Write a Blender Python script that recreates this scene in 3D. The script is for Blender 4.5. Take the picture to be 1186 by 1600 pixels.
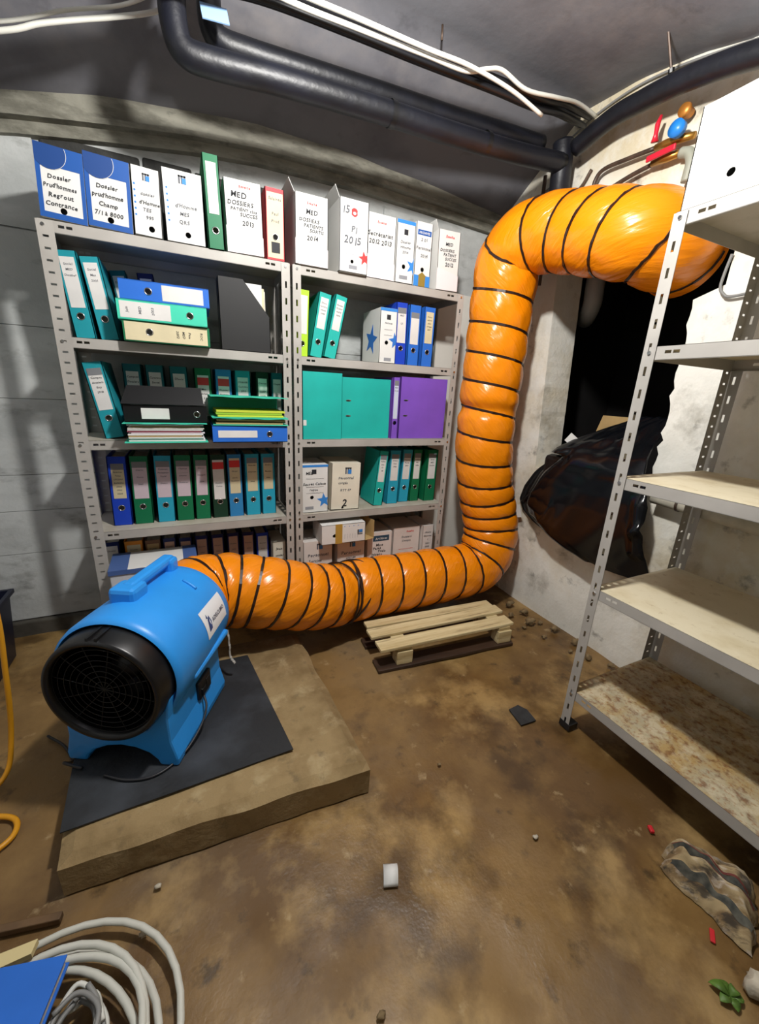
import bpy, bmesh, math, random
from mathutils import Vector, Matrix, noise
random.seed(7)
R = math.radians
for o in list(bpy.data.objects):
    bpy.data.objects.remove(o, do_unlink=True)
S = bpy.context.scene
COL = S.collection

# ------------------------------------------------------------------ camera
cam_d = bpy.data.cameras.new('camera')
cam = bpy.data.objects.new('camera', cam_d)
COL.objects.link(cam)
# world axes written in camera axes (x right, y down, z forward), measured from the vanishing points
MR = ((0.90413139, -0.08229449, 0.41925416), (-0.42456915, -0.28289777, 0.86006389), (0.04782755, -0.95561314, -0.29071646))
mw = Matrix(((MR[0][0], -MR[0][1], -MR[0][2]), (MR[1][0], -MR[1][1], -MR[1][2]), (MR[2][0], -MR[2][1], -MR[2][2]))).to_4x4()
mw.translation = Vector((0, 0, 1.42))
cam.matrix_world = mw
cam_d.sensor_fit = 'VERTICAL'
cam_d.sensor_height = 24.0
cam_d.lens = 620.0 / 1600.0 * 24.0
cam_d.clip_start = 0.02
S.camera = cam

# ------------------------------------------------------------------ world, lamp, exposure
wd = bpy.data.worlds.new('cellar_air'); S.world = wd
wd.use_nodes = True
wd.node_tree.nodes['Background'].inputs[0].default_value = (0.5, 0.55, 0.6, 1)
wd.node_tree.nodes['Background'].inputs[1].default_value = 0.005
ld = bpy.data.lights.new('ceiling_bulb', 'POINT'); ld.energy = 104; ld.color = (1.0, 0.975, 0.93); ld.shadow_soft_size = 0.06
lo = bpy.data.objects.new('ceiling_bulb', ld); lo.location = (0.54, 0.94, 2.62); COL.objects.link(lo)
S.view_settings.view_transform = 'Standard'
S.view_settings.look = 'None'
S.view_settings.gamma = 1.0
S.view_settings.use_curve_mapping = False
S.view_settings.exposure = 0.55

# ------------------------------------------------------------------ materials
def lin(c):
    return tuple(((v / 255) / 12.92 if v / 255 <= 0.04045 else ((v / 255 + 0.055) / 1.055) ** 2.4) for v in c[:3]) + (1,)
MATS = {}
def mat(name, col, rough=0.5, metal=0.0, var=0.0, vscale=6.0, bump=0.0, bscale=40.0, col2=None, coat=0.0, spec=None, detail=6, lo=.35, hi=.65, trans=0.0, emit=None):
    if name in MATS: return MATS[name]
    m = bpy.data.materials.new(name); m.use_nodes = True
    nt = m.node_tree; b = nt.nodes['Principled BSDF']
    b.inputs['Base Color'].default_value = lin(col)
    b.inputs['Roughness'].default_value = rough
    b.inputs['Metallic'].default_value = metal
    if coat: b.inputs['Coat Weight'].default_value = coat
    if spec is not None: b.inputs['Specular IOR Level'].default_value = spec
    if var or col2 or bump:
        tc = nt.nodes.new('ShaderNodeTexCoord')
    if var or col2:
        n = nt.nodes.new('ShaderNodeTexNoise'); n.inputs['Scale'].default_value = vscale; n.inputs['Detail'].default_value = detail
        nt.links.new(tc.outputs['Object'], n.inputs['Vector'])
        r = nt.nodes.new('ShaderNodeValToRGB')
        c2 = col2 if col2 else tuple(v * (1 - var) for v in col)
        r.color_ramp.elements[0].color = lin(c2); r.color_ramp.elements[0].position = lo
        r.color_ramp.elements[1].color = lin(col); r.color_ramp.elements[1].position = hi
        nt.links.new(n.outputs['Fac'], r.inputs['Fac'])
        nt.links.new(r.outputs['Color'], b.inputs['Base Color'])
    if bump:
        n2 = nt.nodes.new('ShaderNodeTexNoise'); n2.inputs['Scale'].default_value = bscale; n2.inputs['Detail'].default_value = 4
        nt.links.new(tc.outputs['Object'], n2.inputs['Vector'])
        bp = nt.nodes.new('ShaderNodeBump'); bp.inputs['Strength'].default_value = bump; bp.inputs['Distance'].default_value = 0.01
        nt.links.new(n2.outputs['Fac'], bp.inputs['Height'])
        nt.links.new(bp.outputs['Normal'], b.inputs['Normal'])
    MATS[name] = m
    return m

def layered(name, base, layers, rough=0.8, rlayers=None, bumps=(), stretch=(1, 1, 1)):
    """base colour plus a list of (colour, noise scale, lo, hi, seed, strength) stain layers; bumps = (scale, strength, distance)"""
    m = bpy.data.materials.new(name); m.use_nodes = True
    nt = m.node_tree; b = nt.nodes['Principled BSDF']
    tc = nt.nodes.new('ShaderNodeTexCoord')
    cur = None
    for i, (col, sc, lo_, hi_, seed, st) in enumerate(layers):
        mp = nt.nodes.new('ShaderNodeMapping'); mp.inputs['Location'].default_value = (seed * 3.1, seed * 1.7, seed)
        mp.inputs['Scale'].default_value = stretch
        nt.links.new(tc.outputs['Object'], mp.inputs['Vector'])
        n = nt.nodes.new('ShaderNodeTexNoise'); n.inputs['Scale'].default_value = sc; n.inputs['Detail'].default_value = 8; n.inputs['Roughness'].default_value = 0.62
        nt.links.new(mp.outputs['Vector'], n.inputs['Vector'])
        mr = nt.nodes.new('ShaderNodeMapRange'); mr.inputs['From Min'].default_value = lo_; mr.inputs['From Max'].default_value = hi_
        mr.inputs['To Max'].default_value = st; mr.clamp = True
        nt.links.new(n.outputs['Fac'], mr.inputs['Value'])
        mx = nt.nodes.new('ShaderNodeMix'); mx.data_type = 'RGBA'
        nt.links.new(mr.outputs['Result'], mx.inputs['Factor'])
        if cur is None: mx.inputs['A'].default_value = lin(base)
        else: nt.links.new(cur, mx.inputs['A'])
        mx.inputs['B'].default_value = lin(col)
        cur = mx.outputs['Result']
    nt.links.new(cur, b.inputs['Base Color'])
    b.inputs['Roughness'].default_value = rough
    if rlayers:
        sc, lo_, hi_, r0, r1 = rlayers
        n = nt.nodes.new('ShaderNodeTexNoise'); n.inputs['Scale'].default_value = sc; n.inputs['Detail'].default_value = 5
        nt.links.new(tc.outputs['Object'], n.inputs['Vector'])
        mr = nt.nodes.new('ShaderNodeMapRange'); mr.inputs['From Min'].default_value = lo_; mr.inputs['From Max'].default_value = hi_
        mr.inputs['To Min'].default_value = r0; mr.inputs['To Max'].default_value = r1
        nt.links.new(n.outputs['Fac'], mr.inputs['Value']); nt.links.new(mr.outputs['Result'], b.inputs['Roughness'])
    prev = None
    for sc, st, dist in bumps:
        n = nt.nodes.new('ShaderNodeTexNoise'); n.inputs['Scale'].default_value = sc; n.inputs['Detail'].default_value = 6
        nt.links.new(tc.outputs['Object'], n.inputs['Vector'])
        bp = nt.nodes.new('ShaderNodeBump'); bp.inputs['Strength'].default_value = st; bp.inputs['Distance'].default_value = dist
        nt.links.new(n.outputs['Fac'], bp.inputs['Height'])
        if prev is not None: nt.links.new(prev, bp.inputs['Normal'])
        prev = bp.outputs['Normal']
    if prev is not None: nt.links.new(prev, b.inputs['Normal'])
    MATS[name] = m
    return m

floor_m = layered('dirty_wet_concrete', (132, 103, 60), [
    ((92, 66, 34), 1.6, .42, .60, 1, .9), ((168, 138, 88), 2.3, .52, .64, 4, .8), ((58, 40, 22), 2.7, .53, .64, 9, .65),
    ((112, 104, 92), 1.1, .53, .68, 13, .3), ((48, 36, 22), 9.0, .60, .70, 17, .7), ((182, 160, 120), 14.0, .63, .74, 21, .6)],
    rlayers=(1.9, .40, .62, .32, .75), bumps=((22, .25, .01), (120, .2, .004)))
slab_m = layered('old_concrete_slab', (148, 126, 88), [((110, 88, 54), 4, .45, .65, 2, .8), ((178, 160, 122), 9, .55, .70, 5, .6), ((84, 72, 54), 18, .58, .72, 8, .55)], rough=.9, bumps=((30, .5, .01), (150, .35, .004)))
wallw_m = layered('limewashed_wall', (236, 235, 227), [((210, 209, 200), 1.8, .45, .62, 2, .7), ((132, 128, 114), 3.4, .54, .70, 6, .75), ((196, 174, 122), 1.1, .47, .66, 11, .6), ((64, 60, 52), 7, .60, .72, 15, .75), ((226, 226, 220), 5, .52, .62, 19, .5)], rough=.85, bumps=((9, .35, .02), (60, .3, .006)))
wallb_m = layered('grey_formwork_wall', (194, 197, 196), [((164, 167, 166), 1.7, .42, .60, 3, .8), ((104, 104, 100), 4.5, .58, .72, 7, .6), ((188, 188, 184), 3, .55, .7, 12, .5)], rough=.85, bumps=((8, .3, .02), (70, .25, .005)), stretch=(1, 1, 2.0))
ceil_m = layered('dark_grey_ceiling', (116, 116, 122), [((90, 90, 97), 1.5, .45, .62, 3, .8), ((134, 130, 130), 2.5, .55, .7, 8, .6), ((70, 68, 70), 6, .62, .74, 14, .5)], rough=.75, bumps=((14, .2, .01),))  # dark grey throughout, with random lighter and darker patches
band_m = layered('weathered_concrete_band', (140, 138, 126), [((96, 94, 84), 5, .45, .62, 3, .8), ((168, 166, 150), 8, .56, .7, 9, .5), ((60, 58, 50), 12, .62, .72, 5, .5)], rough=.85, bumps=((30, .4, .01),), stretch=(1, 1, 3))
shaft_shade_m = mat('shaft_shade', (22, 20, 20), .9, var=.4, vscale=5)  # near-black colour paints the shade inside the wall shaft
block_m = mat('dark_block', (62, 62, 60), .9, var=.4, vscale=9, bump=.5, bscale=50)
steel_m = mat('grey_enamelled_steel', (176, 172, 166), .45, var=.08, vscale=5, spec=.4)
shelf_m = layered('dusty_shelf_steel', (178, 172, 160), [((150, 140, 120), 5, .48, .66, 2, .6), ((120, 104, 76), 16, .62, .74, 6, .5)], rough=.55)
dust_m = layered('cream_dusty_shelf', (214, 204, 176), [((190, 174, 136), 5, .48, .66, 2, .6), ((150, 124, 82), 26, .60, .70, 6, .5)], rough=.65)
rust_m = layered('rusty_shelf_steel', (176, 166, 138), [((178, 146, 84), 6, .42, .60, 2, .8), ((112, 66, 34), 32, .50, .62, 6, .75), ((204, 192, 162), 12, .50, .62, 9, .8), ((150, 96, 48), 70, .54, .64, 12, .6)], rough=.75, bumps=((50, .3, .004),))
chrome_m = mat('chrome', (205, 205, 205), .2, 1.0)
white_m = mat('white_card', (222, 222, 219), .65, var=.05, vscale=4)
paper_m = mat('label_paper', (220, 218, 215), .65, var=.05, vscale=9)
cream_m = mat('cream_paper', (214, 202, 166), .65, var=.06, vscale=9)
mauve_m = mat('mauve_label_paper', (206, 190, 200), .65, var=.05, vscale=9)
sheets_m = mat('paper_sheets', (216, 212, 200), .75, var=.12, vscale=60)
ink_m = mat('black_ink', (30, 32, 38), .7)
faint_m = mat('faint_pencil', (138, 140, 146), .7)
grey_ink_m = mat('grey_ink', (96, 98, 104), .7)
red_ink_m = mat('red_print', (214, 52, 52), .6)
blue_ink_m = mat('blue_print', (46, 128, 206), .6)
kraft_m = mat('brown_card', (186, 156, 104), .8, var=.12, vscale=7)
tape_m = mat('brown_tape', (176, 140, 62), .35)
black_m = mat('black_plastic', (18, 18, 20), .38, var=.2, vscale=8)
dark_m = mat('black_card', (13, 14, 16), .6, var=.15, vscale=8)
hole_m = mat('hole_shade', (8, 8, 8), .95)  # black that paints the shade in finger holes and slots
COLS = dict(teal=(34, 178, 168), teal2=(30, 150, 164), green=(14, 112, 72), blue=(42, 108, 206), royal=(28, 66, 190), dblue=(24, 40, 140), dgreen=(18, 54, 38), lblue=(46, 128, 186),
            cyan=(40, 160, 190), purple=(128, 84, 196), red=(196, 44, 54), lime=(176, 220, 50), black=(12, 12, 14), orange=(222, 140, 40), navy=(26, 36, 90), brown=(120, 84, 60), mint=(70, 208, 176), petrol=(22, 110, 120))
def cm(k): return mat('card_' + k, COLS[k], .5, var=.06, vscale=6, spec=.3)

# ------------------------------------------------------------------ mesh helpers
class MB:
    def __init__(s): s.v = []; s.f = []; s.mi = []
    def add(s, vs, fs, k=0):
        o = len(s.v); s.v += [tuple(p) for p in vs]; s.f += [tuple(o + i for i in f) for f in fs]; s.mi += [k] * len(fs); return s
    def box(s, x0, x1, y0, y1, z0, z1, M=None, k=0):
        vs = [Vector((x, y, z)) for x in (x0, x1) for y in (y0, y1) for z in (z0, z1)]
        if M: vs = [M @ p for p in vs]
        return s.add(vs, [(0, 1, 3, 2), (4, 6, 7, 5), (0, 4, 5, 1), (2, 3, 7, 6), (0, 2, 6, 4), (1, 5, 7, 3)], k)
    def prism(s, pts, d, M=None, k=0):
        """polygon pts (x,z) facing -y, thick d along +y"""
        n = len(pts)
        vs = [Vector((x, 0, z)) for x, z in pts] + [Vector((x, d, z)) for x, z in pts]
        if M: vs = [M @ p for p in vs]
        return s.add(vs, [tuple(range(n)), tuple(range(2 * n - 1, n - 1, -1))] + [(i, i + n, (i + 1) % n + n, (i + 1) % n) for i in range(n)], k)
    def tube(s, pts, r, seg=8, cap=True, k=0):
        pts = [Vector(p) for p in pts]; n = len(pts)
        rs = r if isinstance(r, (list, tuple)) else [r] * n
        T = [(pts[min(i + 1, n - 1)] - pts[max(i - 1, 0)]).normalized() for i in range(n)]
        up = Vector((0, 0, 1)) if abs(T[0].z) < .9 else Vector((1, 0, 0))
        N = (up - T[0] * up.dot(T[0])).normalized(); vs = []
        for i in range(n):
            N = (N - T[i] * N.dot(T[i])).normalized(); B = T[i].cross(N)
            for j in range(seg):
                a = 2 * math.pi * j / seg
                vs.append(pts[i] + (N * math.cos(a) + B * math.sin(a)) * rs[i])
        fs = [(i * seg + j, i * seg + (j + 1) % seg, (i + 1) * seg + (j + 1) % seg, (i + 1) * seg + j) for i in range(n - 1) for j in range(seg)]
        if cap: fs += [tuple(reversed(range(seg))), tuple(range((n - 1) * seg, n * seg))]
        return s.add(vs, fs, k)
    def lathe(s, prof, seg=32, M=None, k=0, close=False):
        """profile (y, r) about the local y axis"""
        n = len(prof); vs = []
        for y, r in prof:
            for j in range(seg):
                a = 2 * math.pi * j / seg; p = Vector((r * math.cos(a), y, r * math.sin(a))); vs.append(M @ p if M else p)
        rng = range(n) if close else range(n - 1)
        return s.add(vs, [(i * seg + j, ((i + 1) % n) * seg + j, ((i + 1) % n) * seg + (j + 1) % seg, i * seg + (j + 1) % seg) for i in rng for j in range(seg)], k)
    def torus(s, c, R0, r0, M=None, seg=18, ss=6, k=0):
        """ring about local y axis at c"""
        return s.lathe([(c[1] + r0 * math.sin(2 * math.pi * i / ss), R0 + r0 * math.cos(2 * math.pi * i / ss)) for i in range(ss)], seg, (M or Matrix()) @ Matrix.Translation((c[0], 0, c[2])), k, close=True)
    def perf(s, U, V, holes, fn, k=0):
        """rectangle U x V with rectangular holes (sorted along u), mapped by fn(u, v)"""
        def q(u0, u1, v0, v1):
            if u1 - u0 > 1e-6 and v1 - v0 > 1e-6: s.add([fn(u0, v0), fn(u1, v0), fn(u1, v1), fn(u0, v1)], [(0, 1, 2, 3)], k)
        u = 0
        for h0, h1, v0, v1 in holes:
            q(u, h0, 0, V); q(h0, h1, 0, v0); q(h0, h1, v1, V); u = h1
        q(u, U, 0, V); return s
    def holed(s, x0, x1, z0, z1, hx, hz, r, y=0.0, seg=12, k=0):
        """front panel in the plane y with one round hole"""
        a = r * 1.35; za, zb = max(z0, hz - a), min(z1, hz + a); xa, xb = max(x0, hx - a), min(x1, hx + a)
        for (p, q, c, d) in ((x0, x1, z0, za), (x0, x1, zb, z1), (x0, xa, za, zb), (xb, x1, za, zb)):
            if q - p > 1e-5 and d - c > 1e-5: s.add([(p, y, c), (q, y, c), (q, y, d), (p, y, d)], [(0, 1, 2, 3)], k)
        vs = []
        for j in range(seg):
            t = 2 * math.pi * j / seg; cx, cz = math.cos(t), math.sin(t); m = max(abs(cx), abs(cz))
            ex = cx / m; ez = cz / m
            vs.append((hx + (ex * (xb - hx) if ex > 0 else ex * (hx - xa)), y, hz + (ez * (zb - hz) if ez > 0 else ez * (hz - za))))
            vs.append((hx + cx * r, y, hz + cz * r))
        s.add(vs, [(2 * j, 2 * ((j + 1) % seg), 2 * ((j + 1) % seg) + 1, 2 * j + 1) for j in range(seg)], k)
        if seg == 12:   # corners of the square that a twelve-sided fan leaves out
            for sx, sz, j0, j1 in ((1, 1, 1, 2), (-1, 1, 4, 5), (-1, -1, 7, 8), (1, -1, 10, 11)):
                s.add([vs[2 * j0], (xb if sx > 0 else xa, y, zb if sz > 0 else za), vs[2 * j1]], [(0, 1, 2)], k)
        return s
    def build(s, name, m, parent=None, smooth=False, bevel=0.0, shared=None):
        me = bpy.data.meshes.new(name); me.from_pydata(s.v, [], s.f); me.update()
        ms = m if isinstance(m, (list, tuple)) else [m]
        for x in ms: me.materials.append(x)
        if len(ms) > 1: me.polygons.foreach_set('material_index', s.mi)
        bm = bmesh.new(); bm.from_mesh(me); bmesh.ops.recalc_face_normals(bm, faces=bm.faces); bm.to_mesh(me); bm.free()
        if smooth: me.shade_smooth()
        return link(name, me, parent, bevel)
def link(name, me, parent=None, bevel=0.0):
    o = bpy.data.objects.new(name, me); COL.objects.link(o)
    if parent is not None: o.parent = parent
    if bevel:
        b = o.modifiers.new('edge', 'BEVEL'); b.width = bevel; b.segments = 2; b.limit_method = 'ANGLE'; b.angle_limit = R(40)
    return o
def tag(o, label, cat, group=None):
    o['label'] = label; o['category'] = cat
    if group: o['group'] = group
    return o
def thing(name, label, cat, loc=(0, 0, 0), rot=(0, 0, 0), group=None):
    o = bpy.data.objects.new(name, None); COL.objects.link(o); o.empty_display_size = .05
    o.location = loc; o.rotation_euler = rot
    return tag(o, label, cat, group)
def struct(o, label=None):
    o['kind'] = 'structure'
    if label: o['label'] = label
    return o
def cr(pts, n=12):
    P = [Vector(p) for p in pts]; P = [P[0] * 2 - P[1]] + P + [P[-1] * 2 - P[-2]]; out = []
    for i in range(1, len(P) - 2):
        for k in range(n):
            t = k / n
            out.append(.5 * ((2 * P[i]) + (P[i + 1] - P[i - 1]) * t + (2 * P[i - 1] - 5 * P[i] + 4 * P[i + 1] - P[i + 2]) * t * t + (3 * P[i] - P[i - 1] - 3 * P[i + 1] + P[i + 2]) * t ** 3))
    out.append(P[-2]); return out
def interp(tab, x):
    if x <= tab[0][0]: return tab[0][1]
    for (a, b), (c, d) in zip(tab, tab[1:]):
        if x <= c: return b + (d - b) * (x - a) / (c - a)
    return tab[-1][1]
def sstep(a, b, x):
    t = min(1, max(0, (x - a) / (b - a))); return t * t * (3 - 2 * t)

# lettering: every character is turned into a mesh once, then laid out by hand
GL = {}
def glyph(ch):
    if ch not in GL:
        cu = bpy.data.curves.new('g', 'FONT'); cu.body = ch; cu.resolution_u = 2; cu.size = 1.0; cu.offset = .022
        ob = bpy.data.objects.new('g', cu); COL.objects.link(ob)
        me = bpy.data.meshes.new_from_object(ob.evaluated_get(bpy.context.evaluated_depsgraph_get()))
        vs = [v.co.copy() for v in me.vertices]; fs = [tuple(p.vertices) for p in me.polygons]
        w = max([v.x for v in vs], default=.25)
        bpy.data.objects.remove(ob); bpy.data.curves.remove(cu); bpy.data.meshes.remove(me)
        GL[ch] = (vs, fs, w)
    return GL[ch]
def write(mb, s, x, z, size, jit=.06, shear=.12, slope=0.0, fn=None, k=0, vertical=False, maxw=None):
    """text centred on x with its baseline at z, on the plane y = 0 facing -y"""
    adv = [(glyph(c)[2] + .07) * size if c != ' ' else .3 * size for c in s]; tot = sum(adv)
    if not tot: return mb
    sq = min(1.0, maxw / tot) if maxw else 1.0
    cx = -tot * sq / 2
    for c, a in zip(s, adv):
        if c != ' ':
            vs, fs, w = glyph(c); t = random.uniform(-jit, jit); dz = random.uniform(-jit, jit) * size; sc = size * (1 + random.uniform(-jit, jit))
            out = []
            for v in vs:
                px = (v.x + v.y * shear) * sc; pz = v.y * sc
                qx = (cx + px * sq); qz = pz + t * px + dz + slope * cx
                if vertical: qx, qz = -qz, qx
                p = (x + qx, 0.0, z + qz)
                out.append(fn(p) if fn else p)
            mb.add(out, fs, k)
        cx += a * sq
    return mb
def star(cx, cz, r, a0=90, clip=None):
    pts = []
    for i in range(10):
        a = R(a0 + 36 * i); q = r if i % 2 == 0 else r * .42
        x = cx + q * math.cos(a); z = cz + q * math.sin(a)
        if clip is not None: x = min(x, clip)
        pts.append((x, z))
    return pts

# ------------------------------------------------------------------ structure
XR, YB, XL, YF = 2.10, 2.62, -1.25, -2.2
# floor
mb = MB(); NX, NY = 90, 130
for j in range(NY + 1):
    for i in range(NX + 1):
        x = XL - .05 + (XR + .3 - XL) * i / NX; y = YF + (YB + .06 - YF) * j / NY
        z = -.004 + .010 * (noise.noise(Vector((x * 1.7, y * 1.7, 3))) - .35) + .004 * noise.noise(Vector((x * 7, y * 7, 1)))
        mb.v.append((x, y, min(z, 0.0)))
mb.f = [(j * (NX + 1) + i, j * (NX + 1) + i + 1, (j + 1) * (NX + 1) + i + 1, (j + 1) * (NX + 1) + i) for j in range(NY) for i in range(NX)]; mb.mi = [0] * len(mb.f)
floor = struct(mb.build('floor', floor_m, smooth=True))
# back wall with its courses of formwork concrete and the dark blocks under the beam
wb = struct(MB().box(XL - .1, XR + .3, YB + .012, YB + .12, -.05, 3.0).build('wall_back', wallb_m))
zc = [0.085, .48, .72, .915, 1.30, 1.64, 2.05]
for a, b in zip(zc, zc[1:]):
    MB().box(XL - .1, XR, YB + random.uniform(-.002, .002), YB + .02, a + .0012, b - .0012).build('concrete_course', wallb_m, wb, bevel=.0015)
MB().box(XL - .1, XR, YB - .025, YB + .02, -.02, .08).build('plinth', layered('damp_plinth', (84, 80, 72), [((52, 48, 42), 6, .45, .62, 2, .8)], rough=.8), wb, bevel=.01)
MB().box(XL - .1, -.52, YB - .003, YB + .02, 2.055, 2.5).build('concrete_course', wallb_m, wb)
xs = [-.50, -.10, .13, .33, .53, .75, .97, 1.20]
for a, b in zip(xs, xs[1:]):
    MB().box(a + .006, b - .006, YB - .002, YB + .02, 2.06, 2.44 + .02 * random.random()).build('concrete_block', block_m, wb, bevel=.012)
MB().box(1.206, XR, YB - .001, YB + .02, 2.06, 2.5).build('concrete_course', wallb_m, wb)
# arched beam along the top of the back wall
zb_t = [(-1.4, 2.30), (-.95, 2.43), (-.6, 2.53), (-.25, 2.605), (.14, 2.655), (.45, 2.688), (.98, 2.69), (1.65, 2.645), (2.1, 2.605), (2.4, 2.58)]
zl_t = [(-1.4, 2.24), (-.95, 2.36), (-.6, 2.455), (-.25, 2.51), (.14, 2.565), (.45, 2.592), (.98, 2.60), (1.65, 2.578), (2.1, 2.56), (2.4, 2.55)]
def beam(y0, up, dn, nm, m):
    b_ = MB(); n = 60
    for i in range(n + 1):
        x = XL - .05 + (XR + .02 - XL) * i / n; zt = up(x); z0 = dn(x)
        b_.v += [(x, y0, z0), (x, YB + .03, z0), (x, YB + .03, zt), (x, y0, zt)]
    b_.f = [(4 * i + j, 4 * i + (j + 1) % 4, 4 * i + 4 + (j + 1) % 4, 4 * i + 4 + j) for i in range(n) for j in range(4)]
    b_.f += [(0, 1, 2, 3), (4 * n + 3, 4 * n + 2, 4 * n + 1, 4 * n)]; b_.mi = [0] * len(b_.f)
    return struct(b_.build(nm, m))
beam(YB - .05, lambda x: interp(zb_t, x) + .05, lambda x: interp(zl_t, x) + .012, 'trim_1', band_m)
beam(YB - .075, lambda x: interp(zl_t, x) + .014, lambda x: interp(zl_t, x) - .008, 'trim_2', band_m)
beam(YB - .03, lambda x: interp(zl_t, x) - .006, lambda x: interp(zl_t, x) - .055, 'trim_3', band_m)
# right wall with the broken-out opening
def jag(p0, p1, n, amp):
    out = []
    for i in range(n):
        t = i / n; out.append((p0[0] + (p1[0] - p0[0]) * t + random.uniform(-amp, amp), p0[1] + (p1[1] - p0[1]) * t))
    return out
near = jag((1.185, .98), (1.205, 1.88), 26, .012)
far = jag((1.945, .98), (2.02, 2.2), 40, .0015)
MX = Matrix(((0, 1, 0, XR), (1, 0, 0, 0), (0, 0, 1, 0), (0, 0, 0, 1)))      # (x,z) polygon -> (y,z), thickness along +x
w_ = MB()
w_.prism([(YF - .1, -.05), (YB + .1, -.05), (YB + .1, .98), (YF - .1, .98)], .22, MX)
w_.prism([(YF - .1, .98)] + near + [(1.205, 1.88), (1.09, 1.92), (1.09, 2.28), (YF - .1, 2.28)], .22, MX)
w_.prism(far + [(2.02, 2.28), (YB + .1, 2.28), (YB + .1, .98)], .22, MX)
w_.prism([(YF - .1, 2.28), (YB + .1, 2.28), (YB + .1, 3.1), (YF - .1, 3.1)], .22, MX)
wr = struct(w_.build('wall_right', wallw_m))
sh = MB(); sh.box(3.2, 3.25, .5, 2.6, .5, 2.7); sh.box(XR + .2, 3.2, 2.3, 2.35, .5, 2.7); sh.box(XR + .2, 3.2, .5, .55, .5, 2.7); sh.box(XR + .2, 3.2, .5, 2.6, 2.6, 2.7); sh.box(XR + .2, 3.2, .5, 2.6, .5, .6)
sh.build('shaft_lining', shaft_shade_m, wr)
struct(MB().box(XL - .1, XL, YF - .1, YB + .1, -.05, 3.0).build('wall_left', wallb_m))
struct(MB().box(XL - .1, XR + .1, YF - .1, YF, -.05, 3.0).build('wall_front', band_m))
# ceiling: flat in the middle, coved down to the back beam and towards the right wall
zr_t = [(-2.3, 2.80), (.6, 2.76), (1.2, 2.785), (1.4, 2.85), (1.69, 2.91), (1.98, 2.932), (2.06, 2.93)]
def ceil_z(x, y):
    front = 2.935 - (2.935 - interp(zr_t, min(y, 2.0))) * sstep(1.45, 2.1, x)
    front -= .25 * sstep(0.1, -1.25, x) * .5
    if y <= 2.0: return front
    return front + (interp(zb_t, x) - front) * min(1, (y - 2.0) / .58)
mb = MB(); NX, NY = 70, 90
for j in range(NY + 1):
    for i in range(NX + 1):
        x = XL - .05 + (XR + .07 - XL) * i / NX; y = YF - .05 + (YB + .07 - YF) * j / NY
        mb.v.append((x, y, ceil_z(x, y) + .006 * noise.noise(Vector((x * 3, y * 3, 0)))))
mb.f = [(j * (NX + 1) + i, (j + 1) * (NX + 1) + i, (j + 1) * (NX + 1) + i + 1, j * (NX + 1) + i + 1) for j in range(NY) for i in range(NX)]; mb.mi = [0] * len(mb.f)
struct(mb.build('ceiling', ceil_m, smooth=True))

# ------------------------------------------------------------------ steel racks
def post_mesh(flip):
    """angle post, corner at the origin, flanges along +x (wide) and +y (narrow); flip mirrors which flange is wide"""
    b = MB(); Hh = 1.992
    A = [(z, z + .008, .016, .036) for z in [.02 + .0425 * i for i in range(46)]]
    B = [(z, z + .030, .016, .025) for z in [.02 + .0745 * i for i in range(26)]]
    wA, wB = .056, .042
    for dy in (0.0, .002):
        if not flip:
            b.perf(Hh, wA, A, lambda u, v, d=dy: (v, d, u)); b.perf(Hh, wB, B, lambda u, v, d=dy: (d, v, u))
        else:
            b.perf(Hh, wB, B, lambda u, v, d=dy: (v, d, u)); b.perf(Hh, wA, A, lambda u, v, d=dy: (d, v, u))
    me_o = b.build('post', steel_m); me = me_o.data; bpy.data.objects.remove(me_o); return me
POST = {False: post_mesh(False), True: post_mesh(True)}
BOLT = MB().lathe([(0, .007), (-.004, .006), (-.004, 0)], 8).build('bolt', chrome_m); _b = BOLT; BOLT = _b.data; bpy.data.objects.remove(_b)
foot_m = mat('black_foot_cap', (24, 24, 26), .5)
def shelf_mb(W, D, lip=.042):
    b = MB(); t = .0012
    b.box(0, W, 0, D, -t, 0, k=1)
    hs = [(.066, .086, .014, .024), (.092, .112, .014, .024), (W - .112, W - .092, .014, .024), (W - .086, W - .066, .014, .024)]
    for y0 in (0, D): 
        for dy in (0, .0015): b.perf(W, lip, hs, lambda u, v, y=y0 + (dy if y0 == 0 else -dy): (u, y, -v))
    b.box(0, W, 0, .0015, -lip - .001, -lip); b.box(0, W, 0, .012, -lip - .0015, -lip); b.box(0, W, D - .012, D, -lip - .0015, -lip)
    b.box(0, .0015, 0, D, -lip, 0); b.box(W - .0015, W, 0, D, -lip, 0)
    return b
def rack(label, loc, rz, W, D, levels, mats, wide_left=True, wide_right=False):
    t = thing('steel_shelving_unit', label, 'shelving unit', loc, (0, 0, rz), 'slotted steel shelving units')
    for cx, cy, sx, sy in ((0, 0, 1, 1), (W, 0, -1, 1), (0, D, 1, -1), (W, D, -1, -1)):
        fl = not (wide_left if cx == 0 else wide_right)
        p = link('post', POST[fl], t); p.location = (cx, cy, .004); p.scale = (sx, sy, 1)
        c = MB().box(-.003, .05, -.003, .05, 0, .03).build('foot_cap', foot_m, t); c.location = (cx, cy, 0); c.scale = (sx, sy, 1)
    for z, m in zip(levels, mats):
        s_ = shelf_mb(W - .008, D - .008).build('shelf', [steel_m, m], t); s_.location = (.004, .004, z)
        for x in (.022, W - .022):
            o = link('bolt', BOLT, t); o.location = (x, 0, z - .02)
    return t
YR = 2.20
LV = [.235, .70, 1.142, 1.578, 2.0]
rack('grey slotted steel shelving unit full of box files and binders, left of the pair', (-.468, YR, 0), 0, .985, .37, LV, [shelf_m] * 5, True, False)
rack('grey slotted steel shelving unit beside the orange duct, right of the pair', (.530, YR, 0), 0, 1.035, .37, LV, [shelf_m] * 5, False, False)
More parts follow.
